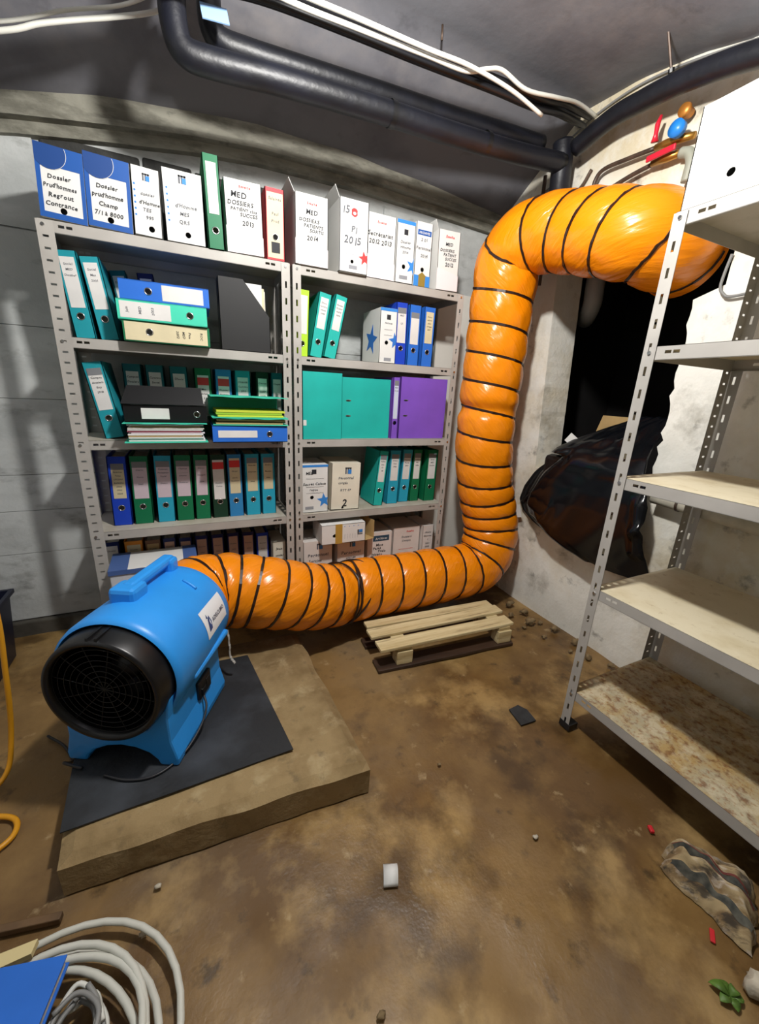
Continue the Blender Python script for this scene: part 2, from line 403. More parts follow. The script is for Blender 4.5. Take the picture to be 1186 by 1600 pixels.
# the right hand rack: local x runs towards the camera, local y to the wall
LVR = [.205, .70, 1.158, 1.608, 2.0]
rack('nearly empty grey steel shelving unit with rusty bottom shelf at the right wall', (1.435, .943, 0), -math.pi / 2, 1.0, .58, LVR, [rust_m, dust_m, dust_m, dust_m, shelf_m], False, False)

# ------------------------------------------------------------------ binders and box files
def binder(label, x, y, z, w=.076, h=.318, d=.285, col='teal', lean=0.0, lie=0, lab=(.50, .95, .74), labm=None, hz=.30, text=(), tsize=.012, group=None, rz=0.0, redtop=False, ring=True, cat='binder', greytop=False, textm=None):
    """lever arch file; x, y, z = middle of the spine's foot. lie = +1 / -1 lays it flat, spine to the front"""
    al = R(lean)
    if lie: loc = (x - lie * h / 2, y, z + w / 2); rot = (0, lie * math.pi / 2, rz)
    else: loc = (x, y, z + abs(math.sin(al)) * w / 2 + .0008); rot = (0, al, rz)
    t = thing('lever_arch_binder', label, cat, loc, rot, group)
    b = MB(); k = .0035; hw = w / 2; HZ = hz * h
    b.holed(-hw, hw, 0, h, 0, HZ, .0125, 0); b.holed(-hw + k, hw - k, 0, h, 0, HZ, .0125, k)
    b.lathe([(0, .0125), (k, .0125)], 12, Matrix.Translation((0, 0, HZ)))
    b.add([(-hw, 0, 0), (hw, 0, 0), (hw - k, k, 0), (-hw + k, k, 0), (-hw, 0, h), (hw, 0, h), (hw - k, k, h), (-hw + k, k, h)], [(0, 1, 2, 3), (4, 7, 6, 5)])
    b.box(-hw, -hw + k, 0, d, 0, h); b.box(hw - k, hw, 0, d, 0, h)
    b.build('cover', cm(col), t)
    MB().box(-hw + k + .002, hw - k - .006, .03, d - .012, .008, h - .018).build('paper_block', sheets_m, t)
    if ring: MB().torus((0, -.0005, HZ), .0135, .0022).build('finger_ring', chrome_m, t, smooth=True)
    if lab:
        lw = hw * lab[2]
        l_ = MB().box(-lw, lw, -.0012, 0, h * lab[0], h * lab[1]).build('label', labm or paper_m, t)
        zt = h * lab[1]
        if lab[0] < hz < lab[1]: MB().lathe([(-.0018, 0), (-.0018, .0115), (0, .0115)], 14, Matrix.Translation((0, 0, HZ))).build('finger_hole_shade', hole_m, t)  # black disc painted for the dark of the hole under the label
        if redtop: MB().box(-lw, lw, -.0018, -.0012, zt - .05, zt - .012).build('red_band', red_ink_m, l_)
        if greytop: MB().box(-lw, lw, -.0018, -.0012, zt - .03, zt).build('grey_band', mat('label_grey', (120, 122, 126), .6), l_)  # grey band across the top of the label
        if text:
            tm = MB(); zz = zt - (.075 if redtop else .045 if greytop else .03)
            for s in text:
                write(tm, s, 0, zz, tsize, maxw=lw * 1.85); zz -= tsize * 1.75
            o = tm.build('lettering', textm or grey_ink_m, l_); o.location.y = -.0017
    return t
DK = mat('dark_blue_print', (18, 80, 158), .5)
NAVYC = mat('circle_print', (14, 62, 128), .5)
def logo(parent, x, z, s=.03, y=-.001):
    b = MB()
    for i in range(3): b.box(x - s / 2 + i * s * .36, x - s / 2 + i * s * .36 + s * .24, y, 0, z, z + s)
    b.box(x - s / 2, x + s / 2, y, 0, z + s * .8, z + s)
    b.build('logo', grey_ink_m, parent)
    MB().box(x - s * .02, x + s * .5, y - .0004, y, z, z + s * .68).build('logo_patch', blue_ink_m, parent)
def boxfile(label, x0, x1, y, z, h, d=.24, lean=0.0, m=None, hole=(.5, .16), rx=0.0, rz=0.0, texts=(), group=None, flap=None, name='box_file', hr=.0115, loc=None, rot=None):
    """cardboard archive box; texts = (string, x fraction, z fraction, size, material)"""
    w = x1 - x0; hw = w / 2; al = R(lean)
    t = thing(name, label, 'box file', loc or ((x0 + x1) / 2, y, z + abs(math.sin(al)) * hw + .0008), rot or (rx, al, rz), group)
    b = MB(); k = .003; hx, hz = (hole[0] - .5) * w, hole[1] * h
    b.holed(-hw, hw, 0, h, hx, hz, hr, 0); b.holed(-hw + k, hw - k, 0, h, hx, hz, hr, k)
    b.lathe([(0, hr), (k, hr)], 12, Matrix.Translation((hx, 0, hz)))
    b.box(-hw, -hw + k, .0, d, 0, h); b.box(hw - k, hw, .0, d, 0, h); b.box(-hw, hw, d - k, d, 0, h); b.box(-hw, hw, 0, d, 0, k)
    b.build('carton', m or white_m, t)
    MB().box(-hw + .001, hw - .001, .001, d - .001, h - .004, h).build('lid', m or white_m, t)
    if flap:
        f = MB().box(0, .002, .0, flap[1], 0, flap[0]).build('loose_flap', m or white_m, t); f.location = (-hw, .01, h - .002); f.rotation_euler = (0, R(flap[2]), 0)
    for key in ('ink', 'faint', 'red'):
        tm = MB(); n = 0
        for s, fx, fz, sz, kk in texts:
            if kk == key: write(tm, s, (fx - .5) * w, fz * h, sz, maxw=w * .92); n += 1
        if n:
            o = tm.build('lettering', {'ink': ink_m, 'faint': grey_ink_m, 'red': red_ink_m}[key], t); o.location.y = -.0014
    return t
def flat(parent, name, pts, m, y=-.001, th=.001):
    o = MB().prism(pts, th).build(name, m, parent); o.location.y = y; return o
def rectp(x0, x1, z0, z1): return [(x0, z0), (x1, z0), (x1, z1), (x0, z1)]

G1 = 'box files and binders along the top of the racks'
ZT = LV[4]; Y1 = 2.205
def bluefront(label, x0, x1, top, lean, lines, halfcirc):
    h = top - ZT; t = boxfile(label, x0, x1, Y1, ZT, h, .25, lean, hole=(.5, .13), group=G1); w = x1 - x0; hw = w / 2
    flat(t, 'blue_front_print', rectp(-hw, hw, h * .72, h), DK); flat(t, 'blue_front_print', rectp(-hw, hw, .0, h * .085), DK)
    flat(t, 'blue_front_print', rectp(-hw, -hw * .80, h * .085, h * .72), DK); flat(t, 'blue_front_print', rectp(hw * .83, hw, h * .085, h * .72), DK)
    cxx, czz, rr = -hw * .42, h * .90, hw * .72
    arc = [(max(-hw, cxx + rr * math.cos(R(a))), min(h, czz + rr * math.sin(R(a)))) for a in range(0, 360, 12)]
    flat(t, 'circle_print', arc, NAVYC, -.002)
    b = MB()
    ring = [(cxx + rr * math.cos(R(a)), czz + rr * math.sin(R(a))) for a in range(-72, 40, 8)]
    for (xa, za), (xb, zb) in zip(ring, ring[1:]):
        if zb < h and za < h: b.prism([(xa, za), (xb, zb), (xb * 1.0 + .0015, zb), (xa + .0015, za)], .0006)
    o = b.build('white_line_print', white_m, t); o.location.y = -.0026
    tm = MB()
    for i, s in enumerate(lines): write(tm, s, -.004, h * (.56 - .125 * i), .021, maxw=w * .7, slope=.02)
    o = tm.build('lettering', ink_m, t); o.location.y = -.0014
    return t
bluefront('blue fronted white box file at the far left end of the rack top', -.448, -.297, 2.242, 3, ('Dossier', "Prud'hommes", 'Regrout', 'Contrance'), 0)
bluefront('blue fronted box file with Champ handwritten, second from the left on the rack top', -.293, -.140, 2.25, 2.5, ("Dossier", "prud'homme", 'Champ', '7/1 à 8000'), 0)
def dots(t, w, h, n=6):
    b = MB()
    for i in range(n): b.prism([(-w * .40 + .004 * math.cos(R(a)), h * (.74 - .088 * i) + .004 * math.sin(R(a))) for a in range(0, 360, 45)], .0008)
    o = b.build('blue_bullet_print', blue_ink_m, t); o.location.y = -.001
t = boxfile('narrow white box file with blue bullet marks beside the blue fronted pair', -.134, -.030, Y1, ZT, .247, .25, 2, hole=(.62, .12), group=G1,
            texts=(('dossier', .55, .60, .016, 'faint'), ("d'Homme", .6, .47, .018, 'ink'), ('TES', .5, .37, .018, 'faint'), ('995', .58, .26, .018, 'faint')))
logo(t, .002, .20, .026); dots(t, .104, .247)
t = boxfile('wide white box file with blue bullet marks left of the tall green binder', -.014, .142, Y1, ZT, .268, .25, 0, hole=(.55, .13), group=G1,
            texts=(("d'Homme", .55, .50, .02, 'faint'), ('MES', .5, .39, .02, 'faint'), ('QRS', .48, .28, .02, 'faint')))
logo(t, .0, .222, .03); dots(t, .156, .268)
binder('green lever arch binder standing tallest on the rack top', .187, Y1 - .01, ZT, .066, .352, .285, 'green', -1.2, lab=(.38, .92, .62), hz=.2, group=G1)
def ess(t, w, h): pass
def swoosh(t, w, h):
    b = MB(); hw = w / 2
    pts = [(-hw + w * i / 10, h * (.37 - .10 * (i / 10) ** 1.3)) for i in range(11)]
    b.prism([(-hw, .002)] + [(hw, .002)] + list(reversed(pts)), .0006)
    o = b.build('pale_pink_print', mat('pale_pink_print', (228, 218, 220), .6), t); o.location.y = -.0007
t = boxfile('white box file with MED and 2013 handwritten beside the tall green binder', .234, .396, Y1, ZT, .288, .25, -1, hole=(.5, .19), group=G1,
            texts=(('Esselte', .55, .90, .016, 'red'), ('MED', .38, .77, .032, 'ink'), ('DOSSIERS', .42, .665, .024, 'ink'), ('PATIENT clos', .5, .59, .018, 'ink'), ('SUCCES', .63, .52, .02, 'ink'), ('2013', .6, .40, .026, 'ink')))
swoosh(t, .162, .288)
t = binder('red lever arch binder with cream spine label on the rack top', .452, Y1, ZT, .088, .292, .26, 'red', 0, lab=(.03, .94, .84), labm=cream_m, hz=.33, group=G1, text=('Salaires', '', 'Paul', 'Prud'), tsize=.017)
flat(t, 'code_print', rectp(-.02, .02, .03, .075), ink_m, -.0022)
t = boxfile('white box file with 2014 handwritten above the middle posts', .545, .709, Y1 - .01, ZT, .30, .25, 0, hole=(.48, .18), group=G1, flap=(.06, .22, -28),
            texts=(('Esselte', .5, .86, .016, 'red'), ('MED', .5, .73, .028, 'ink'), ('DOSSIERS', .42, .62, .021, 'ink'), ('PATIENTS', .55, .545, .02, 'ink'), ('SORTIS', .65, .48, .02, 'ink'), ('2014', .52, .37, .028, 'ink')))
swoosh(t, .164, .30)
t = boxfile('white box file with red star and red emblem on the right rack top', .766, .921, Y1 - .02, ZT, .322, .25, 0, hole=(.45, .16), group=G1, flap=(.055, .2, -25), hr=.009,
            texts=(('15', .2, .80, .045, 'faint'), ('Pl', .5, .56, .04, 'faint'), ('2015', .45, .40, .046, 'faint'), ('. . . . .', .4, .26, .02, 'faint')))
flat(t, 'red_star_print', star(.060, .075, .034, 100, .0775), red_ink_m)
flat(t, 'red_emblem_print', [(.0 + .019 * math.cos(R(a)) * (1 if a % 90 else .8), .268 + .019 * math.sin(R(a))) for a in range(0, 360, 30)], red_ink_m)
flat(t, 'emblem_centre_print', [(.0 + .009 * math.cos(R(a)), .264 + .007 * math.sin(R(a))) for a in range(0, 360, 45)], white_m, -.0018)
flat(t, 'barcode_print', rectp(-.025, .02, .018, .035), faint_m)
t = boxfile('white box file with Secretariat 2012 2013 handwritten on the right rack top', .928, 1.090, Y1, ZT, .298, .25, 0, hole=(.46, .16), group=G1,
            texts=(('Esselte', .48, .86, .016, 'red'), ('Secrétariat', .45, .66, .028, 'ink'), ('2012 2013', .45, .54, .03, 'ink')))
swoosh(t, .162, .298)
t = boxfile('narrow white box file with blue top stripe and blue half star', 1.097, 1.208, Y1, ZT, .30, .25, 0, hole=(.45, .27), group=G1,
            texts=(('Dossier', .5, .64, .018, 'faint'), ('Homme', .5, .56, .018, 'faint'), ('2014', .5, .48, .018, 'faint')))
flat(t, 'blue_stripe_print', rectp(-.0555, .0555, .283, .2995), blue_ink_m); flat(t, 'code_print', rectp(-.012, .012, .232, .258), ink_m)
flat(t, 'blue_star_print', star(.052, .088, .044, 75, .0553), blue_ink_m); flat(t, 'barcode_print', rectp(-.03, .02, .02, .038), faint_m)
t = boxfile('white box file with blue banner and brown and blue base print', 1.214, 1.318, Y1, ZT, .312, .25, 0, hole=(.5, .27), group=G1,
            texts=(('2 01', .5, .71, .022, 'faint'), ('Personnel', .5, .58, .022, 'faint'), ('2014', .55, .46, .022, 'faint')))
flat(t, 'blue_banner_print', rectp(-.042, .044, .250, .275), DK); flat(t, 'blue_base_print', rectp(-.052, .052, .0, .055), blue_ink_m)
flat(t, 'brown_arrow_print', [(-.022, .0), (.022, .0), (.022, .052), (.028, .052), (.0, .072), (-.028, .052), (-.022, .052)], mat('olive_print', (140, 116, 44), .6), -.002)
tm = MB(); write(tm, 'ARCHIVES', 0, .256, .016, 0, 0, maxw=.07); o = tm.build('lettering', white_m, t); o.location.y = -.0022
t = boxfile('white box file with 2012 handwritten at the right end of the rack top', 1.366, 1.512, Y1, ZT, .302, .25, -1.5, hole=(.5, .21), group=G1, flap=(.05, .2, -20),
            texts=(('Esselte', .52, .88, .018, 'red'), ('MED', .5, .75, .024, 'ink'), ('DOSSIERS', .42, .65, .02, 'ink'), ('PATIENT', .55, .58, .02, 'ink'), ('SUCCES', .6, .51, .02, 'ink'), ('2012', .55, .41, .028, 'ink')))
swoosh(t, .146, .302)

# second level, left
G2 = 'binders and holders on the second shelf'; Z2 = LV[3]
binder('teal binder leaning against the left post on the second shelf', -.372, 2.27, Z2, .074, .335, .285, 'teal2', -5, lab=(.36, .93, .70), hz=.26, text=('Social', 'MED', 'Dossier'), group=G2)
binder('teal binder leaning next to the left end one on the second shelf', -.282, 2.27, Z2, .072, .325, .285, 'teal2', -7, lab=(.38, .93, .70), hz=.26, text=('Social', 'Mes', '2001'), group=G2)
binder('teal binder leaning half behind the lying stack on the second shelf', -.198, 2.46, Z2, .068, .325, .10, 'petrol', -8, lab=(.36, .93, .70), hz=.26, text=('Etudes',), group=G2)
binder('dark binder at the back behind the lying stack, second shelf', -.105, 2.46, Z2, .07, .33, .10, 'navy', -4, lab=(.40, .93, .70), hz=.26, group=G2)
yS = 2.125; zS = Z2 + .001
binder('cream spined green binder lying at the bottom of the stack on the second shelf', -.045, yS + .03, zS, .082, .345, .272, 'green', 0, 1, lab=(.02, .97, .90), labm=cream_m, hz=.29, group=G2, text=('ROC', '', 'Paie', 'MED', '2002'), rz=R(1), textm=ink_m, tsize=.014)
binder('turquoise binder lying in the middle of the stack on the second shelf', -.055, yS + .02, zS + .0835, .080, .350, .272, 'mint', 0, -1, lab=(.42, .97, .80), hz=.20, group=G2, text=('Juin', '', 'MED', '', '2003'), rz=R(-1), tsize=.014)
binder('blue binder lying on top of the stack on the second shelf', -.040, yS + .04, zS + .1645, .079, .350, .272, 'blue', 0, 1, lab=(.46, .93, .78), hz=.31, group=G2, rz=R(-2))
# magazine holder
t = thing('magazine_holder', 'black magazine holder with sloping cut beside the lying binder stack', 'magazine holder', (.30, 2.225, Z2 + .001), (0, 0, 0), G2)
pl = [(-.118, 0), (.118, 0), (.118, .165), (-.005, .322), (-.118, .322)]
MB().prism(pl, .003).build('side_panel', dark_m, t); o = MB().prism(pl, .003).build('side_panel', dark_m, t); o.location.y = .095
b = MB(); b.box(-.118, -.115, 0, .098, 0, .322); b.box(.115, .118, 0, .098, 0, .165); b.box(-.118, .118, 0, .098, 0, .003); b.build('edge_panel', dark_m, t)
for i, (x0, x1, hh, y0, m) in enumerate(((-.10, .085, .312, .02, white_m), (-.1, .098, .298, .03, cream_m), (-.1, .105, .29, .045, sheets_m), (-.1, .10, .305, .06, white_m))):
    MB().box(x0, x1, y0, y0 + .007, .004, hh).build('magazine', m, t)
# second level, right
binder('lime green binder at the left post of the right rack, second shelf', .588, 2.262, Z2, .07, .325, .285, 'lime', 2, lab=(.35, .92, .7), hz=.2, group=G2)
binder('turquoise binder leaning right next to the lime green one', .668, 2.27, Z2, .070, .325, .285, 'teal', 10, lab=(.45, .93, .62), hz=.24, text=('Divers', 'Factures', 'clients', '2008'), group=G2, tsize=.01)
binder('turquoise binder leaning right beside the empty gap on the second shelf', .748, 2.27, Z2, .070, .325, .285, 'teal', 12, lab=(.45, .93, .62), hz=.24, text=('Dossier', 'CLIENT', 'SUITE', '2009'), group=G2, tsize=.01, textm=ink_m)
t = boxfile('white box file with blue stars on side and front on the second shelf', 1.030, 1.136, 2.225, Z2, .292, .25, 0, hole=(.42, .38), group=G2, texts=(('Factures', .5, .72, .012, 'faint'), ('______', .5, .62, .014, 'faint'), ('______', .5, .52, .014, 'faint')))
flat(t, 'blue_stripe_print', rectp(-.053, .053, .276, .2915), blue_ink_m); flat(t, 'code_print', rectp(-.012, .012, .232, .258), ink_m); flat(t, 'blue_star_print', star(.048, .125, .045, 100, .0527), mat('star_blue', (40, 108, 190), .55))
flat(t, 'barcode_print', rectp(-.02, .025, .012, .03), faint_m)
o = flat(t, 'blue_star_print', star(.0, .13, .085, 78), MATS['star_blue'], 0); o.rotation_euler = (0, 0, -math.pi / 2); o.location = (-.0545, .115, 0)
binder('dark blue binder touching the starred box on the second shelf', 1.182, 2.25, Z2, .074, .335, .285, 'royal', -.6, lab=(.36, .92, .74), hz=.27, group=G2, greytop=True, text=('MED', '', 'QS'))
binder('mid blue binder in the middle of the three on the second shelf', 1.268, 2.25, Z2, .078, .333, .285, 'blue', 0, lab=(.36, .88, .70), hz=.26, group=G2, greytop=True)
binder('blue binder at the right end of the second shelf', 1.365, 2.25, Z2, .078, .333, .285, 'blue', .6, lab=(.40, .92, .66), labm=cream_m, hz=.25, group=G2, text=('Divers', 'salaires', 'paies', 'charges', '2007'), tsize=.01, textm=ink_m)

# third level, left
G3 = 'binders and folders on the third shelf'; Z3 = LV[2]
binder('teal binder leaning left with 2010 on its label on the third shelf', -.318, 2.27, Z3, .078, .340, .285, 'teal2', -8.5, lab=(.38, .92, .72), hz=.27, text=('Compta', 'dossiers', 'Exp', '2010'), group=G3, textm=ink_m, greytop=True)
for lab_, xx, ww, col, rt, txt, mm in (
    ('teal binder behind the black folder, leftmost of the back row on the third shelf', -.226, .080, 'petrol', False, ('Comptes', 'Dossiers'), paper_m),
    ('petrol binder behind the black folder, second in the back row', -.123, .080, 'petrol', False, ('Contrats', 'Social'), paper_m),
    ('teal binder behind the black folder, third in the back row', -.015, .082, 'petrol', False, ('Divers', ''), paper_m),
    ('green binder with red topped label in the back row of the third shelf', .093, .082, 'green', True, ('Mes', 'Notes', 'S', 'V'), paper_m),
    ('blue binder with red topped label in the back row of the third shelf', .194, .084, 'lblue', True, ('Dossier', 'Homme'), paper_m),
    ('teal binder behind the turquoise folder in the back row of the third shelf', .293, .082, 'teal2', False, ('COURRIER', 'Courses', '2011'), paper_m),
    ('dark green binder with long pale label behind the turquoise folder', .398, .072, 'dgreen', False, ('Corres', '', '2007', '2008'), mat('pale_green_label', (214, 228, 214), .65)),
    ('petrol binder half hidden by the middle post in the back row', .478, .064, 'petrol', False, ('Compta',), paper_m)):
    binder(lab_, xx, 2.392, Z3, ww, .348, .17, col, -1.0 if -.2 < xx < 0 else 0, lab=(.30, .90, .66), labm=mm, hz=.22, text=txt, group=G3, redtop=rt, textm=ink_m, tsize=.013)
t_m = cm('mint')
def folder(label, x0, x1, y, z, h, d, fill, covm, rz=0, sheets=10, droop=.0, frac=1.0, lip=0.0):
    t = thing('card_folder', label, 'folder', ((x0 + x1) / 2, y, z), (0, 0, rz), G3); w = x1 - x0
    b = MB(); n = 12
    for zz, lip in ((0, .0), (h - .003, .0)):
        vs = []
        for i in range(n + 1):
            u = -w / 2 + w * i / n; dz = droop * (abs(2 * i / n - 1) ** 2) * (1 if zz else -.3) * -1
            for yy in (-.012, d): vs += [(u, yy, zz + dz + (.0015 * math.sin(i * 1.3) if zz else 0)), (u, yy, zz + dz + .003)]
        fs = []
        for i in range(n):
            a = 4 * i; c = a + 4; fs += [(a, c, c + 1, a + 1), (a + 2, a + 3, c + 3, c + 2), (a, a + 2, c + 2, c), (a + 1, c + 1, c + 3, a + 3)]
        fs += [(0, 1, 3, 2), (4 * n, 4 * n + 2, 4 * n + 3, 4 * n + 1)]
        b.add(vs, fs)
    b.box(-w / 2, w / 2, d - .003, d, 0, h); b.build('cover', covm, t)
    z0 = .0045; hs = (h - .010) * frac / sheets
    if lip: MB().box(-w / 2, w / 2, -.014, -.011, h - lip, h).build('front_lip', covm, t)
    for i in range(sheets):
        MB().box(-w / 2 + .012 + random.uniform(0, .018), w / 2 - .01 - random.uniform(0, .02), random.uniform(0, .012), d - .01, z0 + hs * i, z0 + hs * (i + .82)).build('paper_sheaf', fill[i % len(fill)], t)
    return t
pale = mat('pale_mauve_paper', (222, 212, 220), .7); tan = mat('tan_paper', (176, 148, 100), .7); pinkp = mat('pink_divider', (206, 110, 130), .7); yel = mat('yellow_green_paper', (196, 206, 60), .7)
folder('turquoise folder stuffed with loose papers lying under the black binder', -.262, .085, 2.115, Z3 + .001, .088, .262, [white_m, pale, white_m, tan, white_m, pale, pinkp, white_m, sheets_m, tan], t_m, R(1), 11)
# black binder with raised cover flap on the stuffed folder
t = binder('black binder with small white label lying on the stuffed folder', -.083, 2.14, Z3 + .0905, .078, .345, .24, 'black', 0, -1, lab=(.47, .80, .62), hz=.13, group=G3, rz=R(-1))
o = MB().prism([(-.262, 0), (.078, 0), (.072, .100), (-.236, .100)], .003, Matrix.Translation((0, 2.135, Z3 + .172)) @ Matrix.Rotation(R(-38), 4, 'X')).build('open_cover', cm('black'), t)
o.matrix_parent_inverse = (Matrix.Translation(t.location) @ t.rotation_euler.to_matrix().to_4x4()).inverted()
binder('bright blue binder lying at the right front of the third shelf', .286, 2.095, Z3 + .001, .082, .360, .27, 'blue', 0, -1, lab=(.42, .93, .42), hz=.25, group=G3)
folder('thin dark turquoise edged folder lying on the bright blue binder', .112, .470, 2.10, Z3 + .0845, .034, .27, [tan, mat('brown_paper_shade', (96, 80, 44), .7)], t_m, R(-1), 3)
folder('turquoise folder gaping open with yellow green sheets, top of the right stack', .108, .470, 2.10, Z3 + .1200, .100, .27, [yel, mat('lime_paper', (150, 190, 50), .7)], t_m, R(0), 3, frac=.36, lip=.030)

# third level, right: binders seen from their sides
def sidebinder(label, x0, x1, y, h, col, rings=True, spine=None, rz=0):
    t = thing('lever_arch_binder', label, 'binder', (x0, y, Z3 + .001), (0, 0, rz), G3); w = x1 - x0
    b = MB(); b.box(0, w, 0, .003, 0, h); b.box(0, w, .068, .071, 0, h); b.box(0, .003, 0, .071, 0, h); b.build('cover', cm(col), t)
    MB().box(.02, w - .012, .006, .06, .01, h - .012).build('paper_block', sheets_m, t)
    if rings:
        for zf in (.38, .63):
            o = MB().prism([(.042 + .016 * math.cos(R(a)), zf * h + .005 * math.sin(R(a))) for a in range(0, 360, 30)], .0014).build('rado_slot', chrome_m, t); o.location.y = -.0014
            o = MB().prism([(.040 + .012 * math.cos(R(a)), zf * h - .001 + .003 * math.sin(R(a))) for a in range(0, 360, 30)], .001).build('slot_shade', hole_m, t); o.location.y = -.0024  # black oval painted for the dark of the slot
    return t
t = sidebinder('turquoise binder turned side on next to the middle post', .578, .806, 2.215, .362, 'teal', False)
flat(t, 'price_sticker', rectp(.004, .022, .075, .105), paper_m)
t = sidebinder('turquoise binder turned side on with two metal slots', .812, 1.122, 2.235, .345, 'teal', True)
t = sidebinder('purple binder turned side on at the right end of the third shelf', 1.186, 1.520, 2.225, .368, 'purple', True)
t2 = binder('purple binder standing behind the side on purple one, spine label showing', 1.160, 2.23, Z3, .046, .362, .285, 'purple', 0, lab=(.33, .95, .62), labm=mat('pale_blue_label', (196, 206, 222), .6), hz=.26, group=G3, ring=False, greytop=True, text=('MED', 'Actes'), tsize=.01)

# fourth level, left
G4 = 'row of binders on the fourth shelf'; Z4 = LV[1]
for lab_, xx, ww, col, lm, rt, ls, txt, gt in (
    ('royal blue binder with cream label, leftmost on the fourth shelf', -.338, .082, 'royal', cream_m, False, (.40, .90, .66), ('Salaires', 'Paies', 'URSSAF', 'Bulletins', '2006', '2005', '2004'), True),
    ('green binder with mauve label, second on the fourth shelf', -.244, .084, 'green', mauve_m, False, (.38, .92, .76), ('Clients', '', 'Notes', '', '2005'), True),
    ('light blue binder with mauve label, third on the fourth shelf', -.140, .082, 'cyan', mauve_m, False, (.38, .92, .76), ('Contrats', 'Formation', 'Social', '', 'Divers'), True),
    ('green binder with ruled mauve label, fourth on the fourth shelf', -.048, .084, 'green', mauve_m, False, (.38, .92, .74), ('Chantier', '________', 'Dossier', '', 'Factures'), True),
    ('narrow green binder with mauve label, fifth on the fourth shelf', .040, .076, 'green', mauve_m, False, (.38, .92, .70), ('Divers', '', 'Compte', '', '2006'), True),
    ('very dark green binder with red topped label on the fourth shelf', .130, .080, 'dgreen', paper_m, True, (.30, .92, .70), ('', '', '', 'Dossier', 'Caisse'), False),
    ('sky blue binder with red topped label on the fourth shelf', .214, .078, 'lblue', cream_m, True, (.38, .94, .70), ('Notes', '', 'Devis', 'Factures'), False),
    ('turquoise binder with cream Chantier label, second from the right on the fourth shelf', .307, .080, 'cyan', cream_m, False, (.40, .94, .68), ('Chantier', '', 'Courrier', '', '', '2006'), True),
    ('turquoise binder at the right end of the row on the fourth shelf', .395, .078, 'cyan', cream_m, False, (.42, .94, .66), ('Divers', '', 'Banque', '', '2004'), True)):
    binder(lab_, xx, 2.29, Z4, ww, .352, .285, col, 1.2 if xx < .1 else 0, lab=ls, labm=lm, hz=.26, text=txt, group=G4, redtop=rt, tsize=.0105, greytop=gt, textm=ink_m if col in ('royal', 'cyan') and xx > .2 else None)
# fourth level, right
t = boxfile('white box file with blue star and ruled lines on the fourth shelf', .575, .736, 2.235, Z4, .290, .25, 0, hole=(.38, .32), group=G4, texts=(('MED', .3, .80, .022, 'ink'), ('_________', .5, .72, .02, 'faint'), ('Secret Caisse', .48, .58, .022, 'ink'), ('_________', .5, .55, .02, 'faint'), ('repos', .45, .46, .02, 'faint'), ('_________', .5, .42, .02, 'faint')))
flat(t, 'blue_stripe_print', rectp(-.0805, .0805, .276, .2895), blue_ink_m); flat(t, 'code_print', rectp(-.02, .008, .235, .262), ink_m)
flat(t, 'blue_star_print', star(.055, .072, .045, 95, .080), blue_ink_m); flat(t, 'barcode_print', rectp(-.06, -.01, .02, .038), faint_m)
t = boxfile('yellowed white box file with a handwritten 2 on the fourth shelf', .752, .940, 2.235, Z4, .292, .25, 1.5, m=mat('aged_white_card', (228, 222, 204), .65, var=.06, vscale=5), hole=(.42, .04), group=G4, hr=.008,
            texts=(('Personnel', .5, .66, .022, 'faint'), ('congés', .4, .56, .02, 'faint'), ('RTT 07', .5, .40, .02, 'faint'), ('2', .48, .08, .06, 'ink')))
logo(t, .012, .225, .04)
for lab_, xx, yy, ww, col, ln, txt in (
    ('turquoise binder with its wide side showing beside the box marked 2', 1.085, 2.265, .066, 'teal', 5.5, ('Fiches', 'paie', '07', '08')),
    ('light blue binder, second of the five binders on the fourth shelf right', 1.200, 2.285, .080, 'cyan', 2, ('Divers', 'Suivi', '2006')),
    ('light blue binder, middle of the five binders on the fourth shelf right', 1.296, 2.305, .076, 'cyan', 3, ('Courrier', 'Notes', '2007')),
    ('green binder, fourth of the five binders on the fourth shelf right', 1.381, 2.305, .070, 'green', 2, ('Compta', 'Mai', '2006')),
    ('green binder at the right end of the fourth shelf beside the duct', 1.492, 2.285, .086, 'green', 1, ('Social', 'MED', 'Dossier'))):
    binder(lab_, xx, yy, Z4, ww, .355, .215, col, ln, lab=(.44, .93, .66), hz=.28, text=txt, group=G4, greytop=True, tsize=.0115, textm=ink_m)
# bottom level, left
G5 = 'binders and boxes on the bottom shelf'; Z5 = LV[0]
for lab_, xx, ww, col, lm, hh in (
    ('dark blue binder leftmost on the bottom shelf behind the flat box', -.415, .075, 'navy', paper_m, .36), ('orange binder on the bottom shelf behind the flat box', -.315, .088, 'orange', cream_m, .355),
    ('brown binder beside the orange one on the bottom shelf', -.225, .078, 'brown', tan, .35), ('dark binder fourth along the bottom shelf', -.145, .066, 'navy', mat('rosy_label', (196, 160, 140), .7), .352),
    ('dark binder fifth along the bottom shelf, brown label', -.065, .068, 'navy', MATS['rosy_label'], .345), ('navy binder with tan label, sixth along the bottom shelf', .018, .070, 'navy', MATS['rosy_label'], .348),
    ('navy binder with tan label, seventh along the bottom shelf', .103, .070, 'navy', MATS['rosy_label'], .346), ('navy binder with tan label, eighth along the bottom shelf', .188, .068, 'navy', MATS['rosy_label'], .346),
    ('navy binder with tan label, ninth along the bottom shelf', .273, .070, 'navy', MATS['rosy_label'], .342), ('bright blue binder with white label on the bottom shelf near the middle post', .356, .074, 'royal', paper_m, .328)):
    binder(lab_, xx, 2.34, Z5, ww, hh, .225, col, 0, lab=(.30, .94, .72), labm=lm, hz=.2, text=('', 'Dossier', '', '2003') if xx > -.1 else ('Dossier',), group=G5, tsize=.0105)
